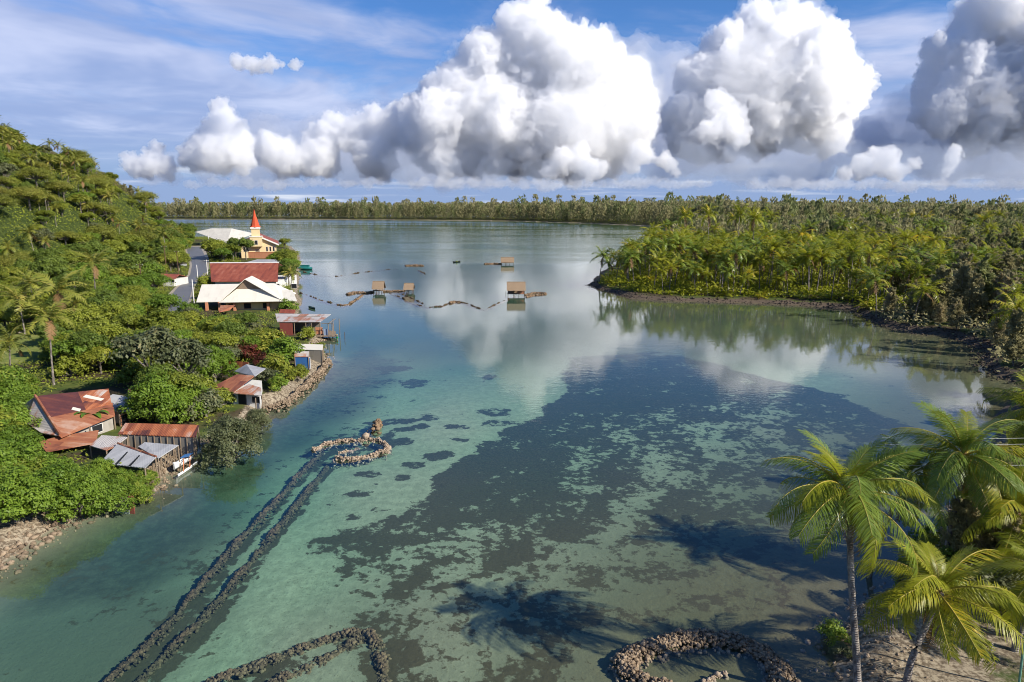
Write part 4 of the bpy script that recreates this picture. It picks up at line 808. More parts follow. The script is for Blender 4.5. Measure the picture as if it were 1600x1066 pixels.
MB().box(b0, b1, yf - 2.2, yf + 2 * hw - 2.2, Z_(385), Z_(370)).build('belfry', P_YELLOW, t); MB().box(b0 - .25, b1 + .25, yf - 2.45, yf + 2 * hw - 1.95, Z_(370), Z_(369)).build('cornice', P_TRIM, t)
opening(t, 'window', (b0, yf - 2.2, 0), (b1, yf - 2.2, 0), hw - .6, hw + .6, Z_(382), Z_(375.5), P_TRIM)
h2 = hw * .68; yc = yf - 2.2 + hw
MB().box(bc - h2, bc + h2, yc - h2, yc + h2, Z_(369), Z_(357.5)).build('lantern', P_YELLOW, t); MB().box(bc - h2 - .35, bc + h2 + .35, yc - h2 - .35, yc + h2 + .35, Z_(357.5), Z_(355)).build('cornice', P_TRIM, t)
sp = MB(); z0, z1, z2 = Z_(355), Z_(340), Z_(327); V, F = tube([(bc, yc, z0), (bc, yc, z0 + .7), (bc, yc, z1), (bc, yc, z1 + .4), (bc, yc, z2)], [h2 * 1.35, h2 * 1.02, h2 * .52, h2 * .40, .06], 8)
vv = [sp.bm.verts.new(p) for p in V]; [sp.bm.faces.new([vv[i] for i in f_]) for f_ in F]; sp.build('spire', P_SPIRE, t)
for px in (384, 389, 417, 422, 427): opening(t, 'window', (xl, yf, 0), (xr, yf, 0), X_(px) - xl - .35, X_(px) - xl + .35, Z_(393), Z_(386), P_TRIM)
opening(t, 'door', (xl, yf, 0), (xr, yf, 0), X_(400) - xl, X_(406) - xl, .9, Z_(390), P_TRIM, P_WOOD)
t.rotation_euler = (0, 0, R(19))
t = house('orange_boundary_wall', 'long low orange plastered wall in front of the church', gz(pz(422, 405, 1)), 'wall'); yw = pz(422, 405, .8).y; MB().box(pr(388, 400, yw).x, pr(457, 400, yw).x, yw, yw + .35, .2, pr(420, 395, yw).z).build('panel', P_PINK, t); MB().box(pr(388, 400, yw).x - .1, pr(457, 400, yw).x + .1, yw - .08, yw + .43, pr(420, 395, yw).z, pr(420, 394, yw).z).build('coping', P_ORANGE, t)
# --- 11 big white hall
t = house('white_roof_hall', 'large hall under a broad white hipped roof, left of the church', gz(pz(350, 385, 1)), 'hall')
yc = 420; EL_, EF, ER, EB = pr(305, 362.5, yc + 6), pr(354, 380.5, yc - 16), pr(397, 365, yc), pr(350, 358.5, yc + 24); zE = min(EL_.z, EF.z, ER.z); print('hall', EL_, EF, ER, EB)
for q in (EL_, EF, ER, EB): q.z = max(q.z, 3)
r0, r1 = pr(330, 357, yc + 6), pr(362, 357, yc + 2)
for q in ([EL_, EF, r1, r0], [EF, ER, r1], [ER, EB, r0, r1], [EB, EL_, r0]): MB().slab(q, .2).build('roof', R_WHITE, t, (1, 0))
c = (EL_ + EF + ER + EB) / 4; MB().prism([p + (c - p) * .12 for p in (EL_, EF, ER, EB)], .3, min(q.z for q in (EL_, EF, ER, EB)) - .3).build('wall', P_WHITE, t)
# --- 13 roadside houses
def low_house(label, px, zE, dz, m, wm, ribd=(1, 0), wins=2, name='roadside_house'):
    (x0, y0), (x1, y1), (x2, y2), (x3, y3) = px; yf = pz((x0 + x1) / 2, (y0 + y1) / 2, zE).y; dd = dz
    a, b, c, d = pr(x0, y0, yf), pr(x1, y1, yf), pr(x2, y2, yf + dd), pr(x3, y3, yf + dd); zg = zat(a.x, a.y); t = house(name, label, ((a.x + b.x) / 2, yf, zg))
    MB().slab([a, b, c, d], .1).build('roof', m, t, ribd); MB().slab([d, c, c + Vector((0, dd, -1.2)), d + Vector((0, dd, -1.2))], .1).build('roof', m, t, ribd)
    MB().box(a.x + .3, b.x - .3, yf + .3, yf + 2 * dd - .6, zg - .3, min(a.z, b.z) - .12).build('wall', wm, t)
    for k in range(wins): w_ = (b.x - a.x) / wins; opening(t, 'window', (a.x + .3, yf + .3, 0), (b.x, yf + .3, 0), w_ * (k + .25), w_ * (k + .25) + 1.1, zg + 1.2, zg + 2.1)
low_house('roadside house with a rust brown roof beside the road bend, white walls', [(251, 436), (272, 437), (281, 429), (251, 427.5)], 3.6, 5, R_RED, P_WHITE)
low_house('low house with a faded orange roof at the foot of the wooded hill', [(189, 417), (217, 416), (220, 410), (191, 412)], 4, 5, R_ORANGE, P_GREYW)
low_house('low house with a dark brown roof at the foot of the wooded hill', [(219, 416.5), (241, 416.5), (242, 409), (221, 409.5)], 4, 5, R_MAROON, P_PINK)
low_house('small red walled hut among palms at the foot of the hill', [(259, 379), (269, 379), (268, 375), (260, 375)], 4.5, 4, R_RED, P_REDW, wins=1)
t = house('white_garden_wall', 'low white wall along the far side of the road bend', gz(pz(274, 417, 1)), 'wall'); yw = pz(274, 417, 1).y; MB().box(pr(257, 415, yw).x, pr(291, 415, yw).x, yw, yw + .25, .4, 2.0).build('panel', P_WHITE, t); MB().box(pr(257, 415, yw).x - .05, pr(291, 415, yw).x + .05, yw - .05, yw + .3, 2.0, 2.12).build('coping', P_TRIM, t)
# --- road and verges
def strip(name, Lp, Rp, m, dz, w=10):
    V, F = [], []; n = len(Lp)
    LL, RR = [G(*p) for p in Lp], [G(*p) for p in Rp]; rows = []
    for i in range(n - 1):
        for k in range(8):
            s = k / 8; rows.append((lerp(LL[i], LL[i + 1], s), lerp(RR[i], RR[i + 1], s)))
    rows.append((LL[-1], RR[-1]))
    for a, b in rows:
        for k in range(w + 1): p = lerp(a, b, k / w); V.append((p.x, p.y, zat(p.x, p.y) + dz))
    for i in range(len(rows) - 1):
        for k in range(w): j = i * (w + 1) + k; F.append((j, j + 1, j + w + 2, j + w + 1))
    return tag(link_mesh(name, np_mesh(name, V, F, [m], smooth=True)), kind='structure')
m_road, t_, b_ = mat('worn_asphalt'); P = worldp(t_); t_.t.links.new(t_.mix(t_.noise(P, .6, 6, .65), c4((.10, .10, .105)), c4((.17, .165, .16))), b_.inputs['Base Color'])
m_verge, t_, b_ = mat('sandy_verge'); P = worldp(t_); t_.t.links.new(t_.mix(t_.noise(P, .8, 6, .65), c4((.24, .19, .12)), c4((.46, .40, .30))), b_.inputs['Base Color'])
strip('road_verge', [(235, 505), (262, 470), (276, 456), (294, 436), (297, 420), (291, 408), (288, 397), (289, 388)], [(290, 500), (300, 478), (304, 462), (309, 446), (328, 432), (327, 410), (322, 397), (318, 388)], m_verge, .10)
strip('road', [(242, 505), (268, 470), (281, 456), (298, 436), (301, 420), (298, 408), (293, 397), (293, 390)], [(284, 500), (296, 478), (301, 461), (306, 445), (324, 432), (323, 410), (317, 397), (313, 390)], m_road, .16)
# --- utility poles
def pole(label, px, pyb, pyt, m, r=.13, arm=True):
    b_ = gz(G(px, pyb, .8)); zt_ = pr(px, pyt, b_.y).z; t = empty('utility_pole', b_, 0, label, 'utility pole', 'utility poles along the village road')
    MB().bar(b_, (b_.x, b_.y, zt_), r, 8, r * .75).build('shaft', m, t)
    if arm:
        MB().bar((b_.x - .8, b_.y - .12, zt_ - .4), (b_.x + .8, b_.y - .12, zt_ - .4), .06, 5).build('crossarm', m, t)
        for dx_ in (-.7, .7): MB().bar((b_.x + dx_, b_.y - .12, zt_ - .38), (b_.x + dx_, b_.y - .12, zt_ - .14), .06, 6).build('insulator', P_TRIM, t)
    return Vector((b_.x, b_.y - .12, zt_ - .2))
pt = [pole('brown wooden utility pole with a crossarm, nearest of the poles, standing in the shrubs', 224, 468, 412, P_BROWN, .16),
      pole('dark utility pole rising in front of the rust roofed roadside house', 261.5, 437, 384, P_BROWN, .17), pole('thin dark utility pole at the right end of the roadside house', 279.5, 432, 392, P_BROWN, .14),
      pole('tall white concrete pole at the near right edge of the road', 303.5, 477, 437, P_TRIM, .16, False), pole('white concrete pole half way along the right edge of the road', 310, 446, 414, P_TRIM, .15, False),
      pole('white concrete pole beside the left corner of the long red roof', 324.5, 432, 406, P_TRIM, .15), pole('white concrete pole before the white hall', 328, 397, 367, P_TRIM, .2), pole('thin dark pole at the left end of the roadside house', 250.5, 432, 417, P_BROWN, .12, False)]
def wire(label, a, b, sag=.8, r=.022, m=None):
    V, F = tube([lerp(a, b, k / 12) - Vector((0, 0, sag * 4 * (k / 12) * (1 - k / 12))) for k in range(13)], [r] * 13, 4); tag(link_mesh('power_cable', np_mesh('power_cable', V, F, [m or P_DARK])), label, 'cable', 'overhead power cables')
wire('overhead cable from the nearest brown pole to the pole by the roadside house', pt[0], pt[1]); wire('overhead cable between the two dark poles at the roadside house', pt[1], pt[2], .4); wire('overhead cable from the red roof corner pole to the pole before the white hall', pt[5], pt[6], 1)
for k, (y0_, y1_) in enumerate(((684, 682), (694, 691), (727, 724))): wire(('upper', 'middle', 'lowest')[k] + ' of the thin pale cables crossing in front of the right hand palms', pr(1378, y0_, 42.5), pr(1720, y1_, 44), .1, .010, P_TRIM)
t = empty('green_post', gz(G(1590, 1085, .8)), 0, 'pale green metal post leaning at the right edge of the photo', 'post'); a = gz(G(1590, 1085, .8)); b = pr(1612, 905, a.y + .3); MB().bar(a, b, .055, 8).build('shaft', paint('green_post_paint', (.14, .30, .22)), t); MB().bar(b, b + Vector((0, 0, .05)), .075, 8).build('cap', P_TRIM, t)
t = empty('grey_post', gz(G(1544, 1040, .8)), 0, 'thin grey post in the ground under the low yellow green palm', 'post'); a = gz(G(1544, 1040, .8)); MB().bar(a, a + Vector((.05, 0, 1.2)), .045, 8).build('shaft', P_CONC, t)
# ------------------------------------------------------------------ stone fish traps, huts, boats
def stone_mat(name, a, b_, c):
    m, t, b = mat(name); isl = t.n('ShaderNodeNewGeometry', {}, None).outputs['Random Per Island']; P = worldp(t)
    k = t.mix(isl, c4(a), c4(b_)); k = t.mix(t.smooth(t.noise(P, 6, 4, .65), .45, .72, 0, .7), k, c4(c)); t.t.links.new(k, b.inputs['Base Color']); b.inputs['Roughness'].default_value = .95
    t.t.links.new(t.n('ShaderNodeBump', {'Height': t.noise(P, 14, 4, .65), 'Strength': .6, 'Distance': .05}), b.inputs['Normal']); return m
ST_DRY = stone_mat('dry_coral_stone', (.20, .145, .10), (.46, .36, .26), (.12, .09, .065)); ST_WET = stone_mat('submerged_stone', (.055, .040, .024), (.15, .100, .056), (.030, .027, .018))
ST_QUAY = stone_mat('quay_stone', (.13, .092, .060), (.36, .27, .18), (.085, .064, .042))
ST_SUNK = stone_mat('sunken_brown_stone', (.08, .055, .032), (.21, .145, .085), (.04, .034, .024))
ST_BROWN = stone_mat('brown_reef_stone', (.13, .085, .05), (.30, .20, .12), (.06, .045, .03))
_bm = bmesh.new(); bmesh.ops.create_icosphere(_bm, subdivisions=1, radius=1); _bm.verts.ensure_lookup_table()
ICO_V = np.array([v.co[:] for v in _bm.verts]); ICO_F = np.array([[v.index for v in f.verts] for f in _bm.faces]); _bm.free()
def stones(C, S_, rng):
    n = len(C); K = len(ICO_V); V = np.tile(ICO_V, (n, 1, 1)) * rng.uniform(.72, 1.2, (n, K, 1)); V = V * S_[:, None, None] * rng.uniform(.6, 1.25, (n, 1, 3))
    a = rng.rand(n) * 6.28; c, s = np.cos(a)[:, None], np.sin(a)[:, None]; x, y = V[..., 0] * c - V[..., 1] * s, V[..., 0] * s + V[..., 1] * c
    V = np.stack([x, y, V[..., 2] * .8], -1) + C[:, None, :]; F = ICO_F[None] + (np.arange(n) * K)[:, None, None]; return V.reshape(-1, 3), F.reshape(-1, 3)
def stone_wall(label, px, wd, z0, z1, size, m, seed, per=None, world=False, name='stone_wall', cat='stone wall', group=None, gap=0.0):
    rng = np.random.RandomState(seed); P = np.array([(p.x, p.y) for p in (px if world else [G(x, y, (z1 if z1 > -.2 else z1)) for x, y in px])])
    seg = np.linalg.norm(np.diff(P, axis=0), axis=1); L = np.concatenate([[0], np.cumsum(seg)]); n = int((per or (wd / size * (2.6 if m in (ST_WET, ST_SUNK) else 3.8))) * L[-1] / size * .55) + 4
    s = rng.rand(n) * L[-1]; x = np.interp(s, L, P[:, 0]); y = np.interp(s, L, P[:, 1]); e = .4; tx = np.interp(s + e, L, P[:, 0]) - np.interp(s - e, L, P[:, 0]); ty = np.interp(s + e, L, P[:, 1]) - np.interp(s - e, L, P[:, 1]); ln = np.hypot(tx, ty) + 1e-6
    o = np.clip(rng.normal(size=n) * .5, -1.15, 1.15); wob = np.interp(s, np.linspace(0, L[-1], 24), rng.uniform(.75, 1.2, 24)); hob = np.interp(s, np.linspace(0, L[-1], 30), rng.uniform(.35 if m in (ST_WET, ST_SUNK) else .75, 1.2 if m in (ST_WET, ST_SUNK) else 1.08, 30))
    x, y = x - ty / ln * o * wd * .5 * wob, y + tx / ln * o * wd * .5 * wob; hz = z0 + (z1 - z0) * hob * (1 - np.abs(o) ** 2.2 * .75) * rng.uniform(.55, 1, n) ** .6
    if gap: k = np.interp(s, np.linspace(0, L[-1], 40), rng.rand(40)) > gap; x, y, hz = x[k], y[k], hz[k]
    V, F = stones(np.stack([x, y, hz], 1), size * (.45 + rng.rand(len(x)) ** 2 * 1.0), rng); me = np_mesh(name, V, F, [m])
    return tag(link_mesh(name, me), label, cat, group)
bed = -.75
stone_wall('oval ring of pale brown stones in the turquoise shallows', [(488, 699), (505, 691), (524, 686), (549, 683.5), (571, 682.5), (590, 683.5), (601, 689), (605, 695), (602, 701), (586, 705.5), (571, 709), (552, 712.5), (537, 713.5), (521, 711)], .95, bed, .36, .13, ST_DRY, 1, cat='stone fish trap', name='stone_ring')
stone_wall('short stone spur inside the pale oval fish trap ring', [(528, 706), (545, 702), (561, 697.5)], .35, bed, .14, .12, ST_DRY, 2)
stone_wall('small stacked stone marker standing on the far rim of the oval ring', [(571, 679), (571.6, 678.2)], .5, -.3, .62, .30, ST_DRY, 3, per=60, cat='stone pile', name='stone_pile')
stone_wall('small dark topped stone pile with a pale stone beyond the oval ring', [(586, 662), (590, 657), (593, 652)], .9, bed, .9, .24, ST_BROWN, 4, cat='stone pile', name='stone_pile')
stone_wall('submerged stone line joining the oval ring to the small far stone pile', [(574, 677), (580, 668), (587, 661)], .9, -.9, -.08, .2, ST_WET, 5)
stone_wall('large ring of loose brown rubble at the bottom right of the photo', [(985, 1044), (973, 1028), (985, 1014), (1010, 1004), (1040, 994), (1070, 988), (1100, 986), (1137, 989), (1170, 997), (1196, 1011), (1217, 1030), (1224, 1048), (1212, 1072), (1190, 1100)], 1.75, -.5, .46, .12, ST_QUAY, 6, cat='stone fish trap', name='stone_ring')
stone_wall('near arm of rubble closing the left end of the large bottom ring', [(978, 1032), (990, 1046), (1012, 1056), (1040, 1064), (1052, 1066)], 1.2, -.5, .40, .12, ST_QUAY, 7)
stone_wall('little curved line of stones inside the large bottom ring', [(1085, 1072), (1105, 1062), (1122, 1052), (1134, 1045)], .4, -.5, .12, .13, ST_DRY, 8)
wl = WALL_L; _u = [(503, 703), (470, 735), (430, 780), (380, 832), (330, 890), (280, 950), (220, 1012), (160, 1066), (120, 1110)]; wr = WALL_R; _u = [(512, 722), (480, 762), (440, 812), (400, 862), (350, 922), (300, 977), (250, 1022), (205, 1066), (170, 1110)]
stone_wall('left one of two long parallel submerged stone walls running to the bottom left', wl, .8, -1.0, -.36, .12, ST_WET, 9, group='submerged trap walls')
stone_wall('right one of two long parallel submerged stone walls, beginning at the oval ring', wr, .8, -1.0, -.36, .12, ST_WET, 10, group='submerged trap walls')
stone_wall('outer arm of the brown pointed stone trap just under water at the bottom edge', [(300, 1090), (330, 1062), (400, 1034), (480, 1006), (545, 985), (575, 984), (590, 1006), (598, 1040), (600, 1075), (600, 1100)], 1.0, -.75, -.34, .12, ST_SUNK, 11, group='submerged trap walls')
stone_wall('inner arm of the brown pointed stone trap just under water at the bottom edge', [(370, 1100), (420, 1065), (470, 1044), (530, 1012), (566, 990)], 1.05, -.75, -.34, .12, ST_SUNK, 12, group='submerged trap walls')
FW = 'low stone walls of the distant fish traps'
for lab, px, wd, z1, sz_, m, gp in [
    ('thin dark stone wall curving from the left bank to a brown bend, nearest of the distant traps', [(468, 457), (485, 462), (500, 468), (520, 473), (530, 475)], .8, .16, .24, ST_WET, .25),
    ('brown stone bend at the low point of the curved left trap wall', [(527, 474.5), (536, 475.5), (545, 474), (553, 469), (560, 464), (566, 460)], 1.0, .35, .26, ST_BROWN, .1),
    ('broad brown stone platform left of the first thatched hut', [(543, 458), (556, 455), (570, 456), (584, 454.5)], 2.2, .5, .3, ST_BROWN, 0),
    ('straight dark stone wall between the two neighbouring thatched huts', [(599, 454), (612, 453.5), (632, 453)], 1.4, .45, .28, ST_BROWN, 0),
    ('long sagging stone wall between the twin huts and the large thatched hut, left half', [(609, 457), (625, 463), (640, 470), (655, 476), (672, 479), (690, 478), (703, 472)], .9, .22, .25, ST_WET, .12),
    ('brown humped stretch of stone wall midway between the huts', [(702, 472), (710, 469.5), (719, 470.5)], 1.3, .45, .28, ST_BROWN, 0),
    ('dark stone wall falling from the brown hump towards the large thatched hut', [(719, 471), (732, 474), (745, 480), (756, 482.5), (766, 479), (780, 472), (795, 466)], .9, .18, .25, ST_WET, .2),
    ('short second stone wall slanting down beside the second thatched hut', [(621, 456), (635, 461), (648, 467), (662, 474)], .7, .2, .24, ST_WET, .2),
    ('stone wall hooking out right of the largest thatched hut', [(820, 460), (832, 457), (845, 456), (853, 458), (845, 459.5), (832, 460.5), (822, 463)], .9, .35, .26, ST_BROWN, .1),
    ('far thin stone wall from the bank below the teal boat towards the open lagoon', [(472, 424), (500, 430), (525, 431.5), (560, 426), (600, 421), (622, 419.5)], .9, .16, .3, ST_WET, .25),
    ('short lone brown stone bank far out on the lagoon', [(633, 414), (645, 413.5), (661, 414)], 2.0, .5, .4, ST_BROWN, 0),
    ('narrow brown stone bank left of the farthest thatched hut', [(757, 411.5), (770, 411), (784, 411.5)], 1.8, .45, .36, ST_BROWN, 0),
    ('few dark stones showing behind the short lone brown stone bank', [(654, 422), (664, 427)], .8, .2, .3, ST_WET, .2)]:
    stone_wall(lab, px, wd * (.7 if m is ST_WET else .85), -.6, z1 * .9, sz_ * .85, m, len(lab), group=FW, gap=gp)
# bank rubble
q0 = stone_wall('stone quay wall of stacked coral rock along the left bank by the orange roofed house', [(404, 640), (412, 634), (440, 626), (475, 600), (500, 574), (513, 558)], 1.3, -.4, 1.05, .17, ST_QUAY, 31, cat='quay wall')
rng = np.random.RandomState(8); pts = []
def along(poly, n, w, lo, hi):
    P = np.array([(p.x, p.y) for p in poly]); L = np.concatenate([[0], np.cumsum(np.linalg.norm(np.diff(P, axis=0), axis=1))]); s = rng.rand(n) * L[-1]
    x = np.interp(s, L, P[:, 0]) + rng.normal(size=n) * w; y = np.interp(s, L, P[:, 1]) + rng.normal(size=n) * w; return np.stack([x, y], 1), rng.uniform(lo, hi, n) ** 1.0
def rubble(name, sets, m):
    XY = np.concatenate([a for a, _ in sets]); S_ = np.concatenate([b for _, b in sets]); zz = height(XY[:, 0], XY[:, 1])[0]; k = zz > -.35; XY, S_, zz = XY[k], S_[k], zz[k]
    V, F = stones(np.column_stack([XY, zz + S_ * .2]), S_, rng); tag(link_mesh(name, np_mesh(name, V, F, [m])), kind='stuff')
rubble('shore_rubble', [along(SHORE_L[0:6], 480, .8, .04, .30), along(SHORE_L[0:6], 500, 1.2, .03, .10), along(SHORE_L[5:10], 500, .6, .05, .24), along(SHORE_L[14:18], 250, .8, .1, .3)], ST_QUAY)
rubble('sand_bank_rubble', [along(SHORE_R[-8:], 420, .9, .04, .22), along([Vector(p) for p in ((19, 30), (20.5, 35), (25, 39))], 260, 1.2, .03, .13)], ST_DRY)
rubble('grove_bank_rubble', [along(SHORE_R[0:16], 2200, 1.1, .06, .28)], stone_mat('brown_bank_debris', (.05, .04, .03), (.13, .10, .075), (.03, .026, .022)))
t = empty('concrete_landing', G(200, 795, 0), 0, 'small grey concrete block with a rusty upright at the foot of the left bank', 'landing block'); q = G(200, 795, 0)
MB().box(q.x - 1.2, q.x + .1, q.y - .1, q.y + .6, -.8, .75).build('block', P_CONC, t); MB().box(q.x + .14, q.x + .5, q.y, q.y + .12, -.8, 1.1).build('upright', P_REDW, t)
# thatched fishing huts
m, tt, b = mat('dry_thatch'); P = worldp(tt); v = tt.n('ShaderNodeVectorMath', {0: P, 1: (7, 7, .9)}, operation='MULTIPLY'); tt.t.links.new(tt.mix(tt.smooth(tt.noise(v, 1.5, 5, .7), .3, .7), c4((.13, .085, .05)), c4((.44, .32, .21))), b.inputs['Base Color']); b.inputs['Roughness'].default_value = 1; THATCH = m
def hut(label, px0, px1, pyt, pye, pyb, walls, seed, side=None):
    rng = np.random.RandomState(seed); c = G((px0 + px1) / 2, pyb, 0); k = depth_scale(c); w = (px1 - px0) * k; zt_ = pr(400, pyt, c.y + 1.2).z; ze = pr(400, pye, c.y - .4).z
    t = empty('fishing_hut', c, 0, label, 'hut', 'thatched fishing huts'); hd = 1.5; x0, x1 = c.x - w / 2, c.x + w / 2; yr = c.y + 1.2
    def thatch(y_e, sgn):
        V, F = [], []; nn = 26; rows = 7
        for r in range(rows):
            for j in range(nn * 3):
                s = r / rows; yy = y_e + (yr - y_e) * s; z = ze + (zt_ - ze) * s; xx = x0 + (x1 - x0) * (j + rng.rand()) / (nn * 3); h = rng.uniform(.30, .5); d = Vector((0, y_e - yr, ze - zt_)).normalized(); p = Vector((xx, yy, z + .05)); q = p + d * h; up_ = d * -h * .9; wv = .07
                o = len(V); V += [(q.x - wv, q.y, q.z + .05), (q.x + wv, q.y, q.z + .05), (p.x + up_.x + wv, p.y + up_.y, p.z + up_.z + .02), (p.x + up_.x - wv, p.y + up_.y, p.z + up_.z + .02)]; F.append((o, o + 1, o + 2, o + 3))
        return np.array(V), np.array(F), 0
    V, F, M = cat_geo([thatch(c.y - .5, 1), thatch(c.y + 2.9, -1)]); V -= np.array(c); link_mesh('thatch', np_mesh('thatch', V, F, [THATCH]), t)
    MB().slab([(x0, c.y - .5, ze), (x1, c.y - .5, ze), (x1, yr, zt_), (x0, yr, zt_)], .16).build('roof', THATCH, t); MB().slab([(x0, c.y + 2.9, ze), (x1, c.y + 2.9, ze), (x1, yr + .005, zt_), (x0, yr + .005, zt_)], .16).build('roof', THATCH, t)
    MB().bar((x0 - .05, yr, zt_ + .04), (x1 + .05, yr, zt_ + .04), .12, 6).build('ridge', THATCH, t)
    zf = .85; MB().box(x0 + .15, x1 - .15, c.y - .1, c.y + 2.5, zf - .12, zf).build('platform', P_WOOD, t)
    for xx in np.linspace(x0 + .3, x1 - .3, 4):
        for yy in (c.y, c.y + 2.4): MB().bar((xx, yy, -.9), (xx, yy, ze + .1), .07, 6).build('post', P_BROWN, t)
    if walls: MB().box(x0 + .35, x1 - .35, c.y + 2.30, c.y + 2.36, zf, ze).build('back_wall', THATCH, t)
    if side: MB().box(x1 - .36, x1 - .30, c.y + .1, c.y + 2.25, zf, ze + .5).build('side_wall', side, t); MB().box((x0 + x1) / 2 + .3, x1 - .37, c.y + .06, c.y + .12, zf, ze).build('front_wall', side, t)
    MB().bar(((x0 + x1) / 2 - .4, c.y - .15, zf), ((x0 + x1) / 2 - .55, c.y - .7, -.4), .05, 5).build('ladder_rail', P_BROWN, t); MB().bar(((x0 + x1) / 2, c.y - .15, zf), ((x0 + x1) / 2 - .15, c.y - .7, -.4), .05, 5).build('ladder_rail', P_BROWN, t)
hut('left thatched hut on stilts of the neighbouring pair on the fish traps', 582, 600, 440, 451, 459, False, 1)
hut('smaller orange brown thatched hut on stilts, right one of the neighbouring pair', 631, 646, 443, 452, 458, False, 2)
hut('largest thatched hut on stilts with pinkish walls, alone above the stone walls', 792, 821, 441, 453, 464, True, 3, P_PINK)
hut('farthest thatched hut on stilts, standing alone out on the lagoon', 782.5, 803, 402.5, 409.5, 414, True, 4, P_TRIM)
for lab, px, yb_, yt_ in (('thin pole standing in the water beside the large thatched hut', 790, 460, 455), ('thin pole standing in the water right of the wading person', 538.5, 529, 519)):
    q = G(px, yb_, 0); t = empty('mooring_pole', q, 0, lab, 'pole'); MB().bar((q.x, q.y, -1), (q.x + .06, q.y, pr(px, yt_, q.y).z), .05, 6).build('shaft', P_BROWN, t)
# boats
def hull(parent, name, a, b, w, h, m, z0=0.0, sheer=.25, n=13):
    """open canoe-like hull from a to b"""
    a, b = Vector(a), Vector(b); d = b - a; L = d.length; d.normalize(); s = Vector((-d.y, d.x, 0)); V, F = [], []
    for i in range(n):
        t_ = i / (n - 1); k = max(.04, math.sin(math.pi * (.04 + .92 * t_)) ** .6); zt_ = z0 + h + sheer * (2 * t_ - 1) ** 4; c = a + d * L * t_
        for (u, z) in ((-1, zt_), (-.75, z0 + h * .3), (0, z0 - h * .15), (.75, z0 + h * .3), (1, zt_), (.82, zt_ - .01), (0, z0 + h * .25), (-.82, zt_ - .01)): p = c + s * (u * k * w * .5); V.append((p.x, p.y, z))
    for i in range(n - 1):
        for k in range(8): F.append((i * 8 + k, i * 8 + (k + 1) % 8, (i + 1) * 8 + (k + 1) % 8, (i + 1) * 8 + k))
    F += [(0, 2, 4, 6), ((n - 1) * 8 + 6, (n - 1) * 8 + 4, (n - 1) * 8 + 2, (n - 1) * 8)]
    M = parent.matrix_basis.inverted(); return link_mesh(name, np_mesh(name, [tuple(M @ Vector(v)) for v in V], F, [m], smooth=True), parent)
P_BOAT = paint('white_gelcoat', (.70, .71, .70), rough=.35, st=.15)
a, b = G(272, 733, .45), G(314, 703, .7); t = empty('outrigger_canoe', (a + b) / 2, 0, 'long white outrigger canoe with a blue middle pulled up along the left bank', 'canoe'); hull(t, 'hull', a, b, .62, .5, P_BOAT, .35)
a2, b2 = G(273.5, 748, .15), G(310, 722, .2); hull(t, 'outrigger_float', lerp(a2, b2, .12), lerp(a2, b2, .95), .22, .2, P_BOAT, .1, .1)
for u in (.36, .62): p, q = lerp(a, b, u), lerp(a2, b2, u); MB().bar((p.x, p.y, .9), ((p.x + q.x) / 2, (p.y + q.y) / 2, .95), .045, 6).bar(((p.x + q.x) / 2, (p.y + q.y) / 2, .95), (q.x, q.y, .28), .045, 6).build('outrigger_boom', P_ORANGE, t)
MB().slab([lerp(a, b, .40) + Vector((-.3, -.3, .46)), lerp(a, b, .40) + Vector((.3, .1, .46)), lerp(a, b, .58) + Vector((.3, .1, .48)), lerp(a, b, .58) + Vector((-.3, -.3, .48))], .05).build('cockpit_cover', P_BLUE, t)
a, b = G(467, 421.5, 0), G(488, 421.5, 0); t = empty('teal_boat', (a + b) / 2, 0, 'boxy teal green boat moored off the bank beyond the long red roof', 'boat'); hull(t, 'hull', a, b, 2.0, .9, P_TEAL, 0, .2); MB().box(a.x + .8, b.x - 1.2, a.y - .7, a.y + .7, .75, 1.75).build('cabin', P_TEAL, t); MB().box(a.x + .6, b.x - 1.0, a.y - .8, a.y + .8, 1.75, 1.85).build('cabin_roof', P_TEAL, t)
a, b = G(482.5, 481, 0), G(492, 484, 0); t = empty('dark_skiff', (a + b) / 2, 0, 'tiny dark teal skiff floating off the cream roofed house', 'boat'); hull(t, 'hull', a, b, .8, .4, paint('dark_teal', (.015, .05, .05)), 0, .1); MB().box((a.x + b.x) / 2 - .1, (a.x + b.x) / 2 + .1, a.y - .55, a.y + .1, .25, .30).build('thwart', P_WOOD, t)
a, b = G(708, 410.5, 0), G(719, 409.5, 0); t = empty('dark_boat', (a + b) / 2, 0, 'small dark boat with a yellow green load far out on the lagoon', 'boat'); hull(t, 'hull', a, b, 1.0, .45, P_DARK, 0, .2)
V, F = stones(np.array([[(a.x + b.x) / 2 + .2, a.y, .62]]) - np.array([t.location]), np.array([.45]), np.random.RandomState(2)); link_mesh('load', np_mesh('load', V, F, [paint('yellow_green_tarp', (.38, .46, .04))]), t)
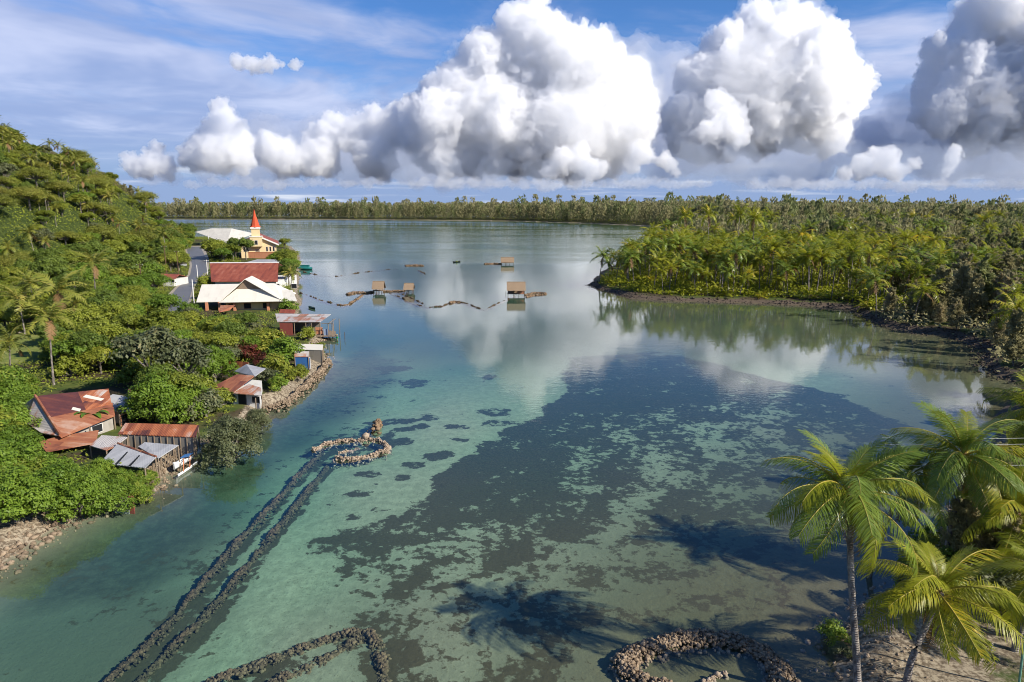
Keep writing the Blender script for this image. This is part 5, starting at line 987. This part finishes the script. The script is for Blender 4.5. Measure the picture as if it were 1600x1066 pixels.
# the wading person: one skinned body, hat and shirt as parts
q = G(527, 531, 0); t = empty('person', q, R(150), 'person in a green shirt and straw hat wading waist deep beside the stilt shack', 'person')
J = [((0, 0, .0), .15), ((0, .02, .35), .13), ((0, 0, .55), .17), ((0, -.01, .66), .06), ((0, .02, .74), .055), ((0, .03, .84), .10), ((0, .03, .93), .085), ((.19, 0, .55), .06), ((.25, .10, .32), .045), ((.20, .30, .22), .035), ((.19, .40, .24), .03), ((-.19, 0, .55), .06), ((-.26, .08, .32), .045), ((-.22, .27, .20), .035), ((-.21, .37, .22), .03), ((.10, 0, -.10), .09), ((.11, .02, -.5), .07), ((.11, -.01, -.85), .05), ((-.10, 0, -.10), .09), ((-.11, .04, -.5), .07), ((-.11, 0, -.85), .05)]
Ed = [(0, 1), (1, 2), (2, 3), (3, 4), (4, 5), (5, 6), (2, 7), (7, 8), (8, 9), (9, 10), (2, 11), (11, 12), (12, 13), (13, 14), (0, 15), (15, 16), (16, 17), (0, 18), (18, 19), (19, 20)]
def skin(name, J, Ed, m, parent, sub=2, grow=0.0):
    me = bpy.data.meshes.new(name); me.from_pydata([j[0] for j in J], Ed, []); o = link_mesh(name, me); mo = o.modifiers.new('s', 'SKIN'); o.modifiers.new('u', 'SUBSURF').levels = sub
    for k, v in enumerate(me.skin_vertices[0].data): v.radius = (J[k][1] + grow,) * 2; v.use_root = k == 0
    me2 = bpy.data.meshes.new_from_object(o.evaluated_get(bpy.context.evaluated_depsgraph_get())); o.modifiers.clear(); o.data = me2; me2.materials.clear(); me2.materials.append(m); o.parent = parent; return o
skin('body', J, Ed, paint('brown_skin', (.22, .11, .065), st=.1), t)
skin('shirt', [J[i] for i in (0, 1, 2, 7, 8, 11, 12)], [(0, 1), (1, 2), (2, 3), (3, 4), (2, 5), (5, 6)], paint('green_shirt', (.04, .42, .13), st=.1), t, 2, .025)
V, F = tube([(0, .03, .90), (0, .03, .905), (0, .03, .95), (0, .03, 1.04), (0, .03, 1.05)], [.26, .265, .13, .10, .01], 14); link_mesh('straw_hat', np_mesh('straw_hat', V, F, [paint('straw', (.45, .34, .13))], smooth=True), t)
# ------------------------------------------------------------------ planting
rs = random.Random(77)
def put(proto, px, py, sc, label, name=None, cat='tree', group=None, rz=None, szz=None):
    p = G(px, py, .8); TAKEN.append((p.x, p.y, 1.5 * sc)); return place(proto, name or proto.name, p.x, p.y, sc, rs.uniform(0, 6.28) if rz is None else rz, label, cat, group, szz=szz)
NB = 'bright green bushes along the near left bank'
for k, (px, py, sc) in enumerate([(28, 818, .85), (75, 800, .8), (125, 792, .78), (172, 780, .62), (212, 768, .42), (100, 762, .5), (160, 754, .42), (50, 772, .8), (-10, 780, 1.0), (10, 735, .9), (64, 745, .42), (228, 752, .34), (-30, 700, 1.1), (12, 700, .9), (20, 660, .9), (140, 770, .5), (190, 762, .42), (30, 628, .75)]):
    put(NEARB[k % 2], px, py, sc, 'dense bright green bush in the thicket along the near left bank', 'shore_bush', 'bush', NB)
put(NEARB[2], 358, 706, .92, 'large grey olive rounded bush overhanging the water right of the canoe', 'shore_bush', 'bush')
put(NEARB[2], 402, 662, .50, 'smaller grey olive bush leaning over the water below the orange roofed house', 'shore_bush', 'bush')
put(NEARB[0], 248, 664, 1.12, 'round bright green tree rising behind the long rusty lean-to roof', 'broadleaf_tree')
put(NEARB[1], 292, 654, .95, 'second bright green tree above the right end of the rusty lean-to roof', 'broadleaf_tree')
put(NEARB[0], 338, 600, 1.0, 'domed bright green tree between the dark red roof and the orange roof', 'broadleaf_tree')
put(BROAD[5], 242, 626, 1.2, 'dusky olive tree above the two bright green trees by the lean-to', 'broadleaf_tree')
put(BROAD[5], 292, 622, 1.0, 'dusky olive tree just left of the domed bright green tree', 'broadleaf_tree')
put(SHRUB[3], 412, 578, 1.0, 'dark red leaved shrub at the right gable of the grey and orange roofs', 'shrub', 'shrub')
put(SHRUB[3], 390, 566, 1.3, 'spreading red brown leaved shrub behind the grey sheet roof', 'shrub', 'shrub')
put(SHRUB[0], 437, 612, .8, 'low bright green shrub on the stone quay, nearer the orange roofed house', 'shrub', 'shrub')
put(SHRUB[1], 462, 592, .8, 'low green shrub on the stone quay near the blue shed', 'shrub', 'shrub')
put(SHRUB[1], 470, 582, .7, 'green shrub half hiding the little blue walled shed', 'shrub', 'shrub'); put(SHRUB[1], 480, 532, 1.0, 'bushy green shrub under the stilt shack', 'shrub', 'shrub'); put(SHRUB[0], 492, 560, .6, 'small bright shrub at the tip of the quay', 'shrub', 'shrub'); put(SHRUB[1], 500, 541, .7, 'green shrub at the water end of the narrow pale grey roof', 'shrub', 'shrub')
put(SHRUB[0], 452, 487, 1.2, 'shrub with bright leaves under the right wing of the cream roofed house', 'shrub', 'shrub')
put(BROAD[2], 452, 448, .9, 'dark green tree at the water end of the long red roof', 'broadleaf_tree'); put(BROAD[0], 446, 416, 1.0, 'green tree on the point right of the pale grey roof', 'broadleaf_tree'); put(HPALM[0], 455, 466, .8, 'palm on the bank right of the cream roofed house', 'coconut_palm', 'palm tree')
put(BROAD[2], 385, 408, 1.2, 'dark green tree in front of the left corner of the church', 'broadleaf_tree'); put(BROAD[0], 365, 410, 1.1, 'green tree left of the church behind the long red roof', 'broadleaf_tree'); put(BROAD[3], 350, 412, 1.0, 'green tree beside the white pole behind the long red roof', 'broadleaf_tree'); put(BROAD[0], 340, 405, 1.1, 'pale green tree before the white hall', 'broadleaf_tree')
put(SHRUB[1], 424, 409, 1.3, 'small round tree before the orange boundary wall', 'shrub', 'shrub'); put(SHRUB[0], 430, 409, 1.6, 'upright green shrub before the right part of the orange boundary wall', 'shrub', 'shrub')
put(BROAD[3], 338, 438, .6, 'bright green tree against the left end of the long red roof', 'broadleaf_tree'); put(SHRUB[1], 320, 452, 1.4, 'green shrub between the road and the cream roofed house', 'shrub', 'shrub'); put(SHRUB[1], 318, 470, 1.2, 'green shrub at the left corner of the cream roofed house', 'shrub', 'shrub')
for (px, py, sc, lab) in [(96, 530, 1.3, 'tall palm with arching fronds, in front of the lawn edge trees'), (152, 492, 1.15, 'palm with an upright crown right of the tall arching palm'), (40, 528, 1.05, 'palm at the far left above the lawn'), (60, 505, 1.0, 'palm between the far left palm and the tall arching palm'), (85, 608, .95, 'palm crown behind the big rusty roofed house'), (262, 408, 1.2, 'palm beside the dark utility pole at the foot of the hill'), (20, 620, .8, 'palm half hidden by bushes at the left edge'), (120, 520, .8, 'small palm under the palm with an upright crown')]:
    put(HPALM[rs.randrange(3)], px, py, sc, lab, 'coconut_palm', 'palm tree')
for (px, py, sc, pk, lab) in [(222, 606, 1.5, 1, 'green shrub behind the right corner of the big rusty roofed house'), (300, 600, 1.3, 0, 'bright shrub under the dark red roof'), (318, 632, 1.3, 1, 'green shrub left of the orange roofed house'), (322, 655, 1.4, 2, 'grey green shrub between the orange roofed house and the grey olive bush'), (345, 640, 1.0, 1, 'low green shrub at the front corner of the orange roofed house'), (432, 590, 1.4, 1, 'green shrub behind the quay between the orange roofed house and the blue shed'), (445, 572, 1.7, 0, 'bright green shrub left of the little blue walled shed'), (425, 560, 1.8, 1, 'large green shrub behind the dark red leaved shrub'), (420, 604, 1.0, 2, 'grey green shrub at the water side of the orange roofed house'), (262, 592, 1.5, 1, 'green shrub in front of the left end of the dark red roof')]:
    put(SHRUB[pk], px, py, sc, lab, 'shrub', 'shrub')
# banana plant at the rusty house
p = gz(G(146, 676, 1)); t = empty('banana_plant', p, 0, 'banana plant with broad upright bright green leaves at the big rusty roofed house', 'banana plant'); rb_ = np.random.RandomState(2)
V, F = tube([(0, 0, -.2), (0, 0, 1), (0, 0, 1.7)], [.14, .12, .09], 8); link_mesh('stem', np_mesh('banana_stem', V, F, [L_BANANA]), t)
for k in range(8):
    e0 = rb_.uniform(.5, 1.3); s = np.linspace(0, 1, 9); an = e0 - 1.5 * s ** 1.6; x = np.concatenate([[0], np.cumsum(np.cos(an[1:]) * .27)]); z = 1.6 + np.concatenate([[0], np.cumsum(np.sin(an[1:]) * .27)]); w_ = .30 * np.sin(np.pi * (.06 + .92 * s)) ** .6
    V = np.concatenate([np.stack([x, w_, z + .06 * (w_ / .3)], 1), np.stack([x, 0 * x, z], 1), np.stack([x, -w_, z + .06 * (w_ / .3)], 1)]); V[:, 0] += .05; F = [(r * 9 + i, r * 9 + i + 1, (r + 1) * 9 + i + 1, (r + 1) * 9 + i) for r in range(2) for i in range(8)]
    link_mesh('leaf', np_mesh('banana_leaf', rot_frond(V, k * 2.4), F, [L_BANANA]), t)

REST = {}
def scatter(n, region, fn, sp, tries=40, cap=None, rest=None):
    """random points inside a world polygon; fn(x, y) -> (proto, name, scale, label, cat, group, radius, height) or None"""
    xs = [p[0] for p in region]; ys = [p[1] for p in region]; done = 0
    found = []; cand = np.array([(rs.uniform(min(xs), max(xs)), rs.uniform(min(ys), max(ys))) for _ in range(n * tries)]); ins = sdist(cand[:, 0], cand[:, 1], region) > 0; cand = cand[ins]
    zz, dl_, dr_, dh_ = height(cand[:, 0], cand[:, 1])
    for (x, y), z, a, b_, c in zip(cand, zz, dl_, dr_, dh_):
        if done >= n: break
        px, py, s_ = project((x, y, z + 3))
        if px < -90 or px > 1690 or py > 1150: continue
        r = fn(x, y, z, a, b_, c)
        if not r: continue
        proto, nm, sc, lab, cat, grp, rad, hh = r
        if not free(x, y, rad * sp) or not clear_view(x, y, z, rad, hh): continue
        TAKEN.append((x, y, rad * sp)); done += 1; found.append((s_, proto, nm, x, y, z, sc, lab, cat, grp))
    found.sort(key=lambda q: q[0]); used = {}
    for (s_, proto, nm, x, y, z, sc, lab, cat, grp) in found:      # nearest first; past the cap of a kind the rest joins the mass
        used[nm] = used.get(nm, 0) + 1
        if cap and used[nm] > cap.get(nm, 999): REST.setdefault(rest, []).append((proto, x, y, z - .1, sc)); continue
        place(proto, nm, x, y, sc, rs.uniform(0, 6.28), lab, cat, grp, z - .1, rs.uniform(.88, 1.15))
    return done, used
ROADP = [tuple(G(x, y).to_2d()) for (x, y) in [(245, 508), (264, 470), (279, 456), (296, 436), (299, 420), (295, 408), (290, 394), (320, 394), (326, 410), (327, 432), (308, 446), (302, 462), (298, 480), (285, 505)]]
HOUSEP = [[tuple(G(x, y, 1).to_2d()) for x, y in q] for q in [[(40, 692), (152, 700), (215, 650), (212, 620), (110, 605), (40, 640)], [(150, 740), (240, 745), (285, 715), (315, 690), (315, 668), (180, 668), (140, 700)], [(330, 635), (412, 640), (420, 590), (380, 578), (330, 605)], [(268, 585), (318, 585), (318, 572), (270, 572)], [(430, 535), (520, 535), (520, 505), (430, 505)], [(455, 580), (508, 555), (506, 545), (455, 545)], [(316, 494), (470, 494), (470, 462), (320, 462)], [(326, 450), (440, 450), (438, 425), (326, 425)], [(378, 424), (440, 424), (440, 405), (378, 405)], [(375, 408), (460, 408), (455, 388), (375, 388)], [(300, 398), (400, 398), (400, 376), (300, 376)], [(248, 450), (284, 450), (284, 430), (248, 430)], [(186, 428), (244, 428), (244, 416), (186, 416)], [(254, 422), (292, 422), (292, 412), (254, 412)]]]
BLOCK = [ROADP] + HOUSEP
def blocked(x, y, r):
    return any(float(sdist(np.array([x]), np.array([y]), q)[0]) > -r for q in BLOCK)
def village(x, y, z, dl_, dr_, dh_):
    if dl_ < 1.6 or dh_ > 3: return None
    u = rs.random(); px, py, s_ = project((x, y, z))
    if blocked(x, y, .9 if u > .55 else 1.8): return None
    if u < .62:
        pr_ = rs.choice(BROAD[:5]); sc = rs.uniform(.55, .95); return pr_, 'broadleaf_tree', sc, 'leafy green tree in the dense village greenery between the houses', 'tree', 'trees among the village houses', 3.0 * sc, 7 * sc
    pr_ = rs.choice(SHRUB[:3]); sc = rs.uniform(.8, 1.5); return pr_, 'shrub', sc, 'rounded green shrub in the village greenery', 'shrub', 'shrubs among the village houses', 1.7 * sc, 2.6 * sc
VILL = [(-36, 50), (-31, 90), (-33, 125), (-52, 172), (-75, 235), (-95, 310), (-128, 405), (-230, 520), (-300, 430), (-190, 380), (-172, 300), (-150, 200), (-135, 100), (-80, 45)]
n1 = scatter(760, VILL, village, .58, 60, {'broadleaf_tree': 170, 'shrub': 120}, 'village_wood')
def hill(x, y, z, dl_, dr_, dh_):
    if dh_ < -2 or dh_ > 150: return None
    u = rs.random()
    if u < .36: sc = rs.uniform(.8, 1.2); return rs.choice(HPALM), 'coconut_palm', sc, 'coconut palm growing among the trees of the steep green hillside', 'palm tree', 'palms on the hillside', 3.4 * sc, 10 * sc
    if u < .50: sc = rs.uniform(.7, 1.1); return UMBRELLA, 'flat_crowned_tree', sc, 'tree with a wide flat layered crown on the steep green hillside', 'tree', 'flat crowned trees on the hillside', 5.0 * sc, 10 * sc
    sc = rs.uniform(.7, 1.25); return rs.choice(BROAD), 'broadleaf_tree', sc, 'leafy tree in the canopy of the steep green hillside', 'tree', 'leafy trees on the hillside', 3.4 * sc, 8 * sc
HILLV = [(-138, 120), (-150, 190), (-165, 262), (-178, 330), (-190, 380), (-206, 450), (-280, 540), (-430, 560), (-470, 500), (-380, 380), (-260, 220), (-170, 120)]
n2 = scatter(520, HILLV, hill, .66, 40, {'coconut_palm': 70, 'broadleaf_tree': 110}, 'hillside_wood')
# ridge silhouette: ironwoods standing up against the sky
for (px, py_, y) in [(64, 205, 430), (78, 212, 430), (104, 232, 430), (150, 262, 440), (160, 268, 440), (172, 280, 440), (182, 290, 440), (194, 300, 440), (138, 252, 440), (204, 310, 440)]:
    q = pr(px, py_, y); zz = zat(q.x, q.y); place(IRON[rs.choice((0, 1, 3))], 'ironwood_tree', q.x, q.y, rs.uniform(.6, .95), rs.uniform(0, 6), 'feathery ironwood tree standing against the sky on the right slope of the hill', 'tree', 'ironwoods on the hill crest', zz - .3)
q = pr(30, 206, 440); place(HPALM[1], 'coconut_palm', q.x, q.y, 1.1, 1, 'lone palm rising above the hilltop against the sky', 'palm tree', None, zat(q.x, q.y))
# creeping undergrowth on the hill and the village ground
def cover(name, region, n, size, lm, seed, hmax=.9, cond=None):
    rng = np.random.RandomState(seed); reg = np.array(region); P_ = np.stack([rng.uniform(reg[:, 0].min(), reg[:, 0].max(), n * 4), rng.uniform(reg[:, 1].min(), reg[:, 1].max(), n * 4)], 1)
    k = sdist(P_[:, 0], P_[:, 1], region) > 0; P_ = P_[k]; zz, dl_, dr_, dh_ = height(P_[:, 0], P_[:, 1]); k = (zz > .25) & (cond(P_, dl_, dr_, dh_) if cond else True); P_, zz = P_[k][:n], zz[k][:n]
    h = hmax * fbm(P_[:, 0], P_[:, 1], 5) * rng.rand(len(P_)) * 1.6; C = np.column_stack([P_, zz + h]); N = rng.normal(size=(len(C), 3)) * .5 + np.array([.2, -.2, .9])
    V, F = leaf_quads(C, N, size * rng.uniform(.6, 1.4, len(C)), size * .6 * rng.uniform(.6, 1.4, len(C)), rng); tag(link_mesh(name, np_mesh(name, V, F, [lm], tone=np.repeat(np.clip(fbm(C[:, 0], C[:, 1], 3.5, 2) * .7 + rng.rand(len(C)) * .4 - .05, 0, 1), 4))), kind='stuff')
cover('hillside_undergrowth', HILLV, 90000, .75, L_BROAD, 1, 2.2)
def vcond(P_, dl_, dr_, dh_):
    k = (dl_ > 1.2) & (dh_ < 4)
    for q in BLOCK: k &= sdist(P_[:, 0], P_[:, 1], q) < -.3
    k &= sdist(P_[:, 0], P_[:, 1], [tuple(p) for p in pin([(-60, 515), (60, 510), (95, 540), (60, 580), (-60, 590)])]) < 0
    return k
cover('village_undergrowth', VILL, 190000, .32, L_BROAD, 2, 1.4, vcond)
# --- the palm grove on the right point and the forest behind it
GROVE_R = [tuple(G(x, y).to_2d()) for (x, y) in [(934, 448), (985, 462), (1040, 467), (1110, 469), (1180, 471), (1250, 474), (1330, 480), (1360, 492)]] + [(118, 165), (135, 220), (150, 300), (120, 330), (75, 330), (45, 265)]
def front(x, y, d): return d
def grove(x, y, z, dl_, dr_, dh_):
    if dr_ < .2: return None
    px, py, s_ = project((x, y, z)); yel = .55 < rs.random()
    if (dr_ < 6 and rs.random() < .5) or rs.random() < .12: sc = rs.uniform(.55, 1.1); return rs.choice(YOUNG), 'young_palm', sc, 'young stemless palm sprouting at the edge of the grove bank', 'palm tree', 'young palms on the grove bank', 1.6, 3
    pr_ = rs.choice(GROVE if dr_ > 9 else [GROVE[0], GROVE[2], GROVE[5]]); sc = rs.uniform(.78, 1.12) * (1 if dr_ > 9 else .82); return pr_, 'coconut_palm', sc, 'yellow green coconut palm in the crowded grove on the right hand point', 'palm tree', 'coconut palms of the grove', 2.5 * sc, 10
n3 = scatter(620, GROVE_R, grove, .52, 40, {'coconut_palm': 170, 'young_palm': 60}, 'palm_grove_interior')
for (px, py, y, lab) in [(1073, 338, 300, 'tall palm with orange dead fronds sticking up above the grove, left of a pair'), (1110, 336, 290, 'tall bright palm standing above the grove canopy, right of the orange fronded palm'), (1180, 342, 260, 'tall palm with golden crown above the middle of the grove'), (1155, 335, 290, 'small dark palm above the grove, left of the golden crowned palm')]:
    q = pr(px, py, y); zz = zat(q.x, q.y); sc = (q.z - zz) / 10.5; e = place(GROVE[1], 'coconut_palm', q.x, q.y, sc, rs.uniform(0, 6), lab, 'palm tree', None, zz)
    e.scale = (1.15, 1.15, sc)
q = gz(G(936, 447)); place(GROVE[5], 'coconut_palm', q.x, q.y, 1.05, 2.6, 'dark green palm at the very tip of the grove point, leaning over the lagoon', 'palm tree')
FOREST = [tuple(G(x, y).to_2d()) for (x, y) in [(1352, 500), (1392, 514), (1440, 522), (1490, 529), (1540, 547), (1545, 582), (1605, 602)]] + [(95, 90), (200, 130), (320, 330), (150, 330), (118, 220), (100, 170)]
def forest(x, y, z, dl_, dr_, dh_):
    if dr_ < .8: return None
    u = rs.random()
    if u < .17: sc = rs.uniform(.7, 1.05); return rs.choice(GROVE), 'coconut_palm', sc, 'coconut palm scattered in the olive ironwood thicket on the right', 'palm tree', 'palms in the ironwood thicket', 2.6 * sc, 10
    if u < .32 and dr_ < 14: sc = rs.uniform(.8, 1.3); return rs.choice([SHRUB[2], SHRUB[1], BROAD[5]]), 'shrub', sc * .8, 'dull green shrub at the edge of the ironwood thicket', 'shrub', 'shrubs at the thicket edge', 1.9 * sc, 3
    sc = rs.uniform(.6, .95) * (.72 if dr_ < 10 else 1); return (IRON[2] if rs.random() < .08 else IRON[rs.choice((0, 1, 3))]), 'ironwood_tree', sc, 'wispy olive brown ironwood tree in the thicket on the right hand shore', 'tree', 'ironwood trees of the right shore', 3.3 * sc, 12
n4 = scatter(480, FOREST, forest, .66, 40, {'ironwood_tree': 210, 'coconut_palm': 30}, 'ironwood_thicket_interior')
BACKR = [(118, 330), (330, 330), (520, 560), (300, 700), (215, 760), (150, 520), (100, 345)]
# right foreground bank: shrubs under the palms and dark thicket behind them
for (px, py, sc, lab) in [(1306, 985, .50, 'small leafy bush on the waterline left of the tall palm trunk'), (1315, 1010, .35, 'pale dry tuft on the bank at the foot of the small leafy bush')]:
    put(SHRUB[0] if sc > .4 else SHRUB[2], px, py, sc, lab, 'shrub', 'shrub')
NEARR = [(24.5, 38.5), (27, 43), (45, 55), (56, 70), (70, 86), (95, 90), (80, 60), (40, 34), (31, 33), (30, 39)]
def nearr(x, y, z, dl_, dr_, dh_):
    if dr_ < 1.0: return None
    u = rs.random(); sc = rs.uniform(.6, 1.0)
    if u < .3: return IRON[rs.choice((0, 3))], 'ironwood_tree', sc * .5, 'small dark ironwood behind the foreground palms', 'tree', 'small ironwoods behind the foreground palms', 2 * sc, 6
    if u < .45 and y > 46: return GROVE[rs.choice((2, 5))], 'coconut_palm', sc * .8, 'short palm in the thicket behind the foreground palms', 'palm tree', 'short palms behind the foreground palms', 2.3 * sc, 7
    return rs.choice(SHRUB[:3]), 'shrub', sc * 1.1, 'green shrub in the thicket behind the foreground palms', 'shrub', 'shrubs behind the foreground palms', 1.5 * sc, 2.6
n5 = scatter(130, NEARR, nearr, .58, 40)
print('planted', n1, n2, n3, n4, n5)
cover('forest_undergrowth', GROVE_R, 60000, .8, L_PALM, 5, 2.6, lambda P_, a, b_, c: b_ > .6)
cover('thicket_undergrowth', FOREST, 80000, .7, L_IRON, 6, 2.8, lambda P_, a, b_, c: b_ > .3)
# --- the far wood beyond the lagoon: one mass
rng = np.random.RandomState(31); reg = RIGHT; N_ = 5200
P_ = np.concatenate([np.stack([rng.uniform(-750, 700, N_ * 3), rng.uniform(330, 1420, N_ * 3)], 1), np.stack([rng.uniform(-750, 320, N_ * 2), rng.uniform(700, 1330, N_ * 2)], 1)]); zz, dl_, dr_, dh_ = height(P_[:, 0], P_[:, 1])
a_ = P_[:, 0] / P_[:, 1]; k = (dr_ > 3) & (np.abs(a_) < .86) & ((dr_ < 130) | (rng.rand(len(P_)) < .55)) & (sdist(P_[:, 0], P_[:, 1], GROVE_R) < 0) & (sdist(P_[:, 0], P_[:, 1], FOREST) < 0); P_, zz, dr_ = P_[k][:N_], zz[k][:N_], dr_[k][:N_]
Cs, Ns, Ls, Ws = [], [], [], []
for (x, y), z, d in zip(P_, zz, dr_):
    edge = d < 14; hh = rng.uniform(17, 27) * (1.12 if y > 900 else (.95 if y > 600 else .62)) * (.45 if edge else 1) * (1 + .35 * (rng.rand() < .06)); r = hh * rng.uniform(.20, .30); m_ = 120 if y < 800 else 80
    u = rng.rand(m_) ** .7; rr = r * np.sqrt(rng.rand(m_)) * (1.25 - u) ** .6; th = rng.rand(m_) * 6.28
    Cs.append(np.stack([x + rr * np.cos(th), y + rr * np.sin(th), z + hh * (.12 + .88 * u)], 1)); Ns.append(rng.normal(size=(m_, 3)) * .6 + np.array([.3, -.5, .3])); Ls.append(np.full(m_, hh * .115)); Ws.append(np.full(m_, hh * .06))
C = np.concatenate(Cs); N = np.concatenate(Ns); L = np.concatenate(Ls) * rng.uniform(.6, 1.4, len(C)); Wd = np.concatenate(Ws) * rng.uniform(.6, 1.4, len(C))
n = len(C); up_ = unit(np.stack([rng.normal(size=n) * .4, rng.normal(size=n) * .4, np.ones(n)], 1)); S_ = unit(np.cross(up_, unit(N))) * Wd[:, None] * .5; V = np.stack([C - up_ * L[:, None] * .5, C + S_, C + up_ * L[:, None] * .5, C - S_], 1).reshape(-1, 3)
fm = np.repeat((rng.rand(len(P_)) < .35).astype(int), [len(c) for c in Cs]); fm[C[:, 2] < 5] = 2 * (rng.rand((C[:, 2] < 5).sum()) < .5)
tag(link_mesh('far_wood', np_mesh('far_wood', V, np.arange(4 * n).reshape(-1, 4), [L_IRON, L_IRONG, L_PALM], fm, tone=np.repeat(np.clip(np.repeat(rng.rand(len(P_)), [len(c) for c in Cs]) * .6 + rng.rand(n) * .4, 0, 1), 4))), kind='stuff')
for nm, lst in REST.items():
    kinds = list({id(q[0]): q[0] for q in lst}.values()); mass(nm, kinds, [q[1:] for q in lst], len(nm))
FARP = [(p[0], p[1], z, rs.uniform(1.1, 1.6)) for p, z, d in zip(P_, zz, dr_) if p[1] < 640 and abs(p[0] / p[1]) < .8][:140]
mass('far_wood_palms', GROVE[:4], FARP, 5)
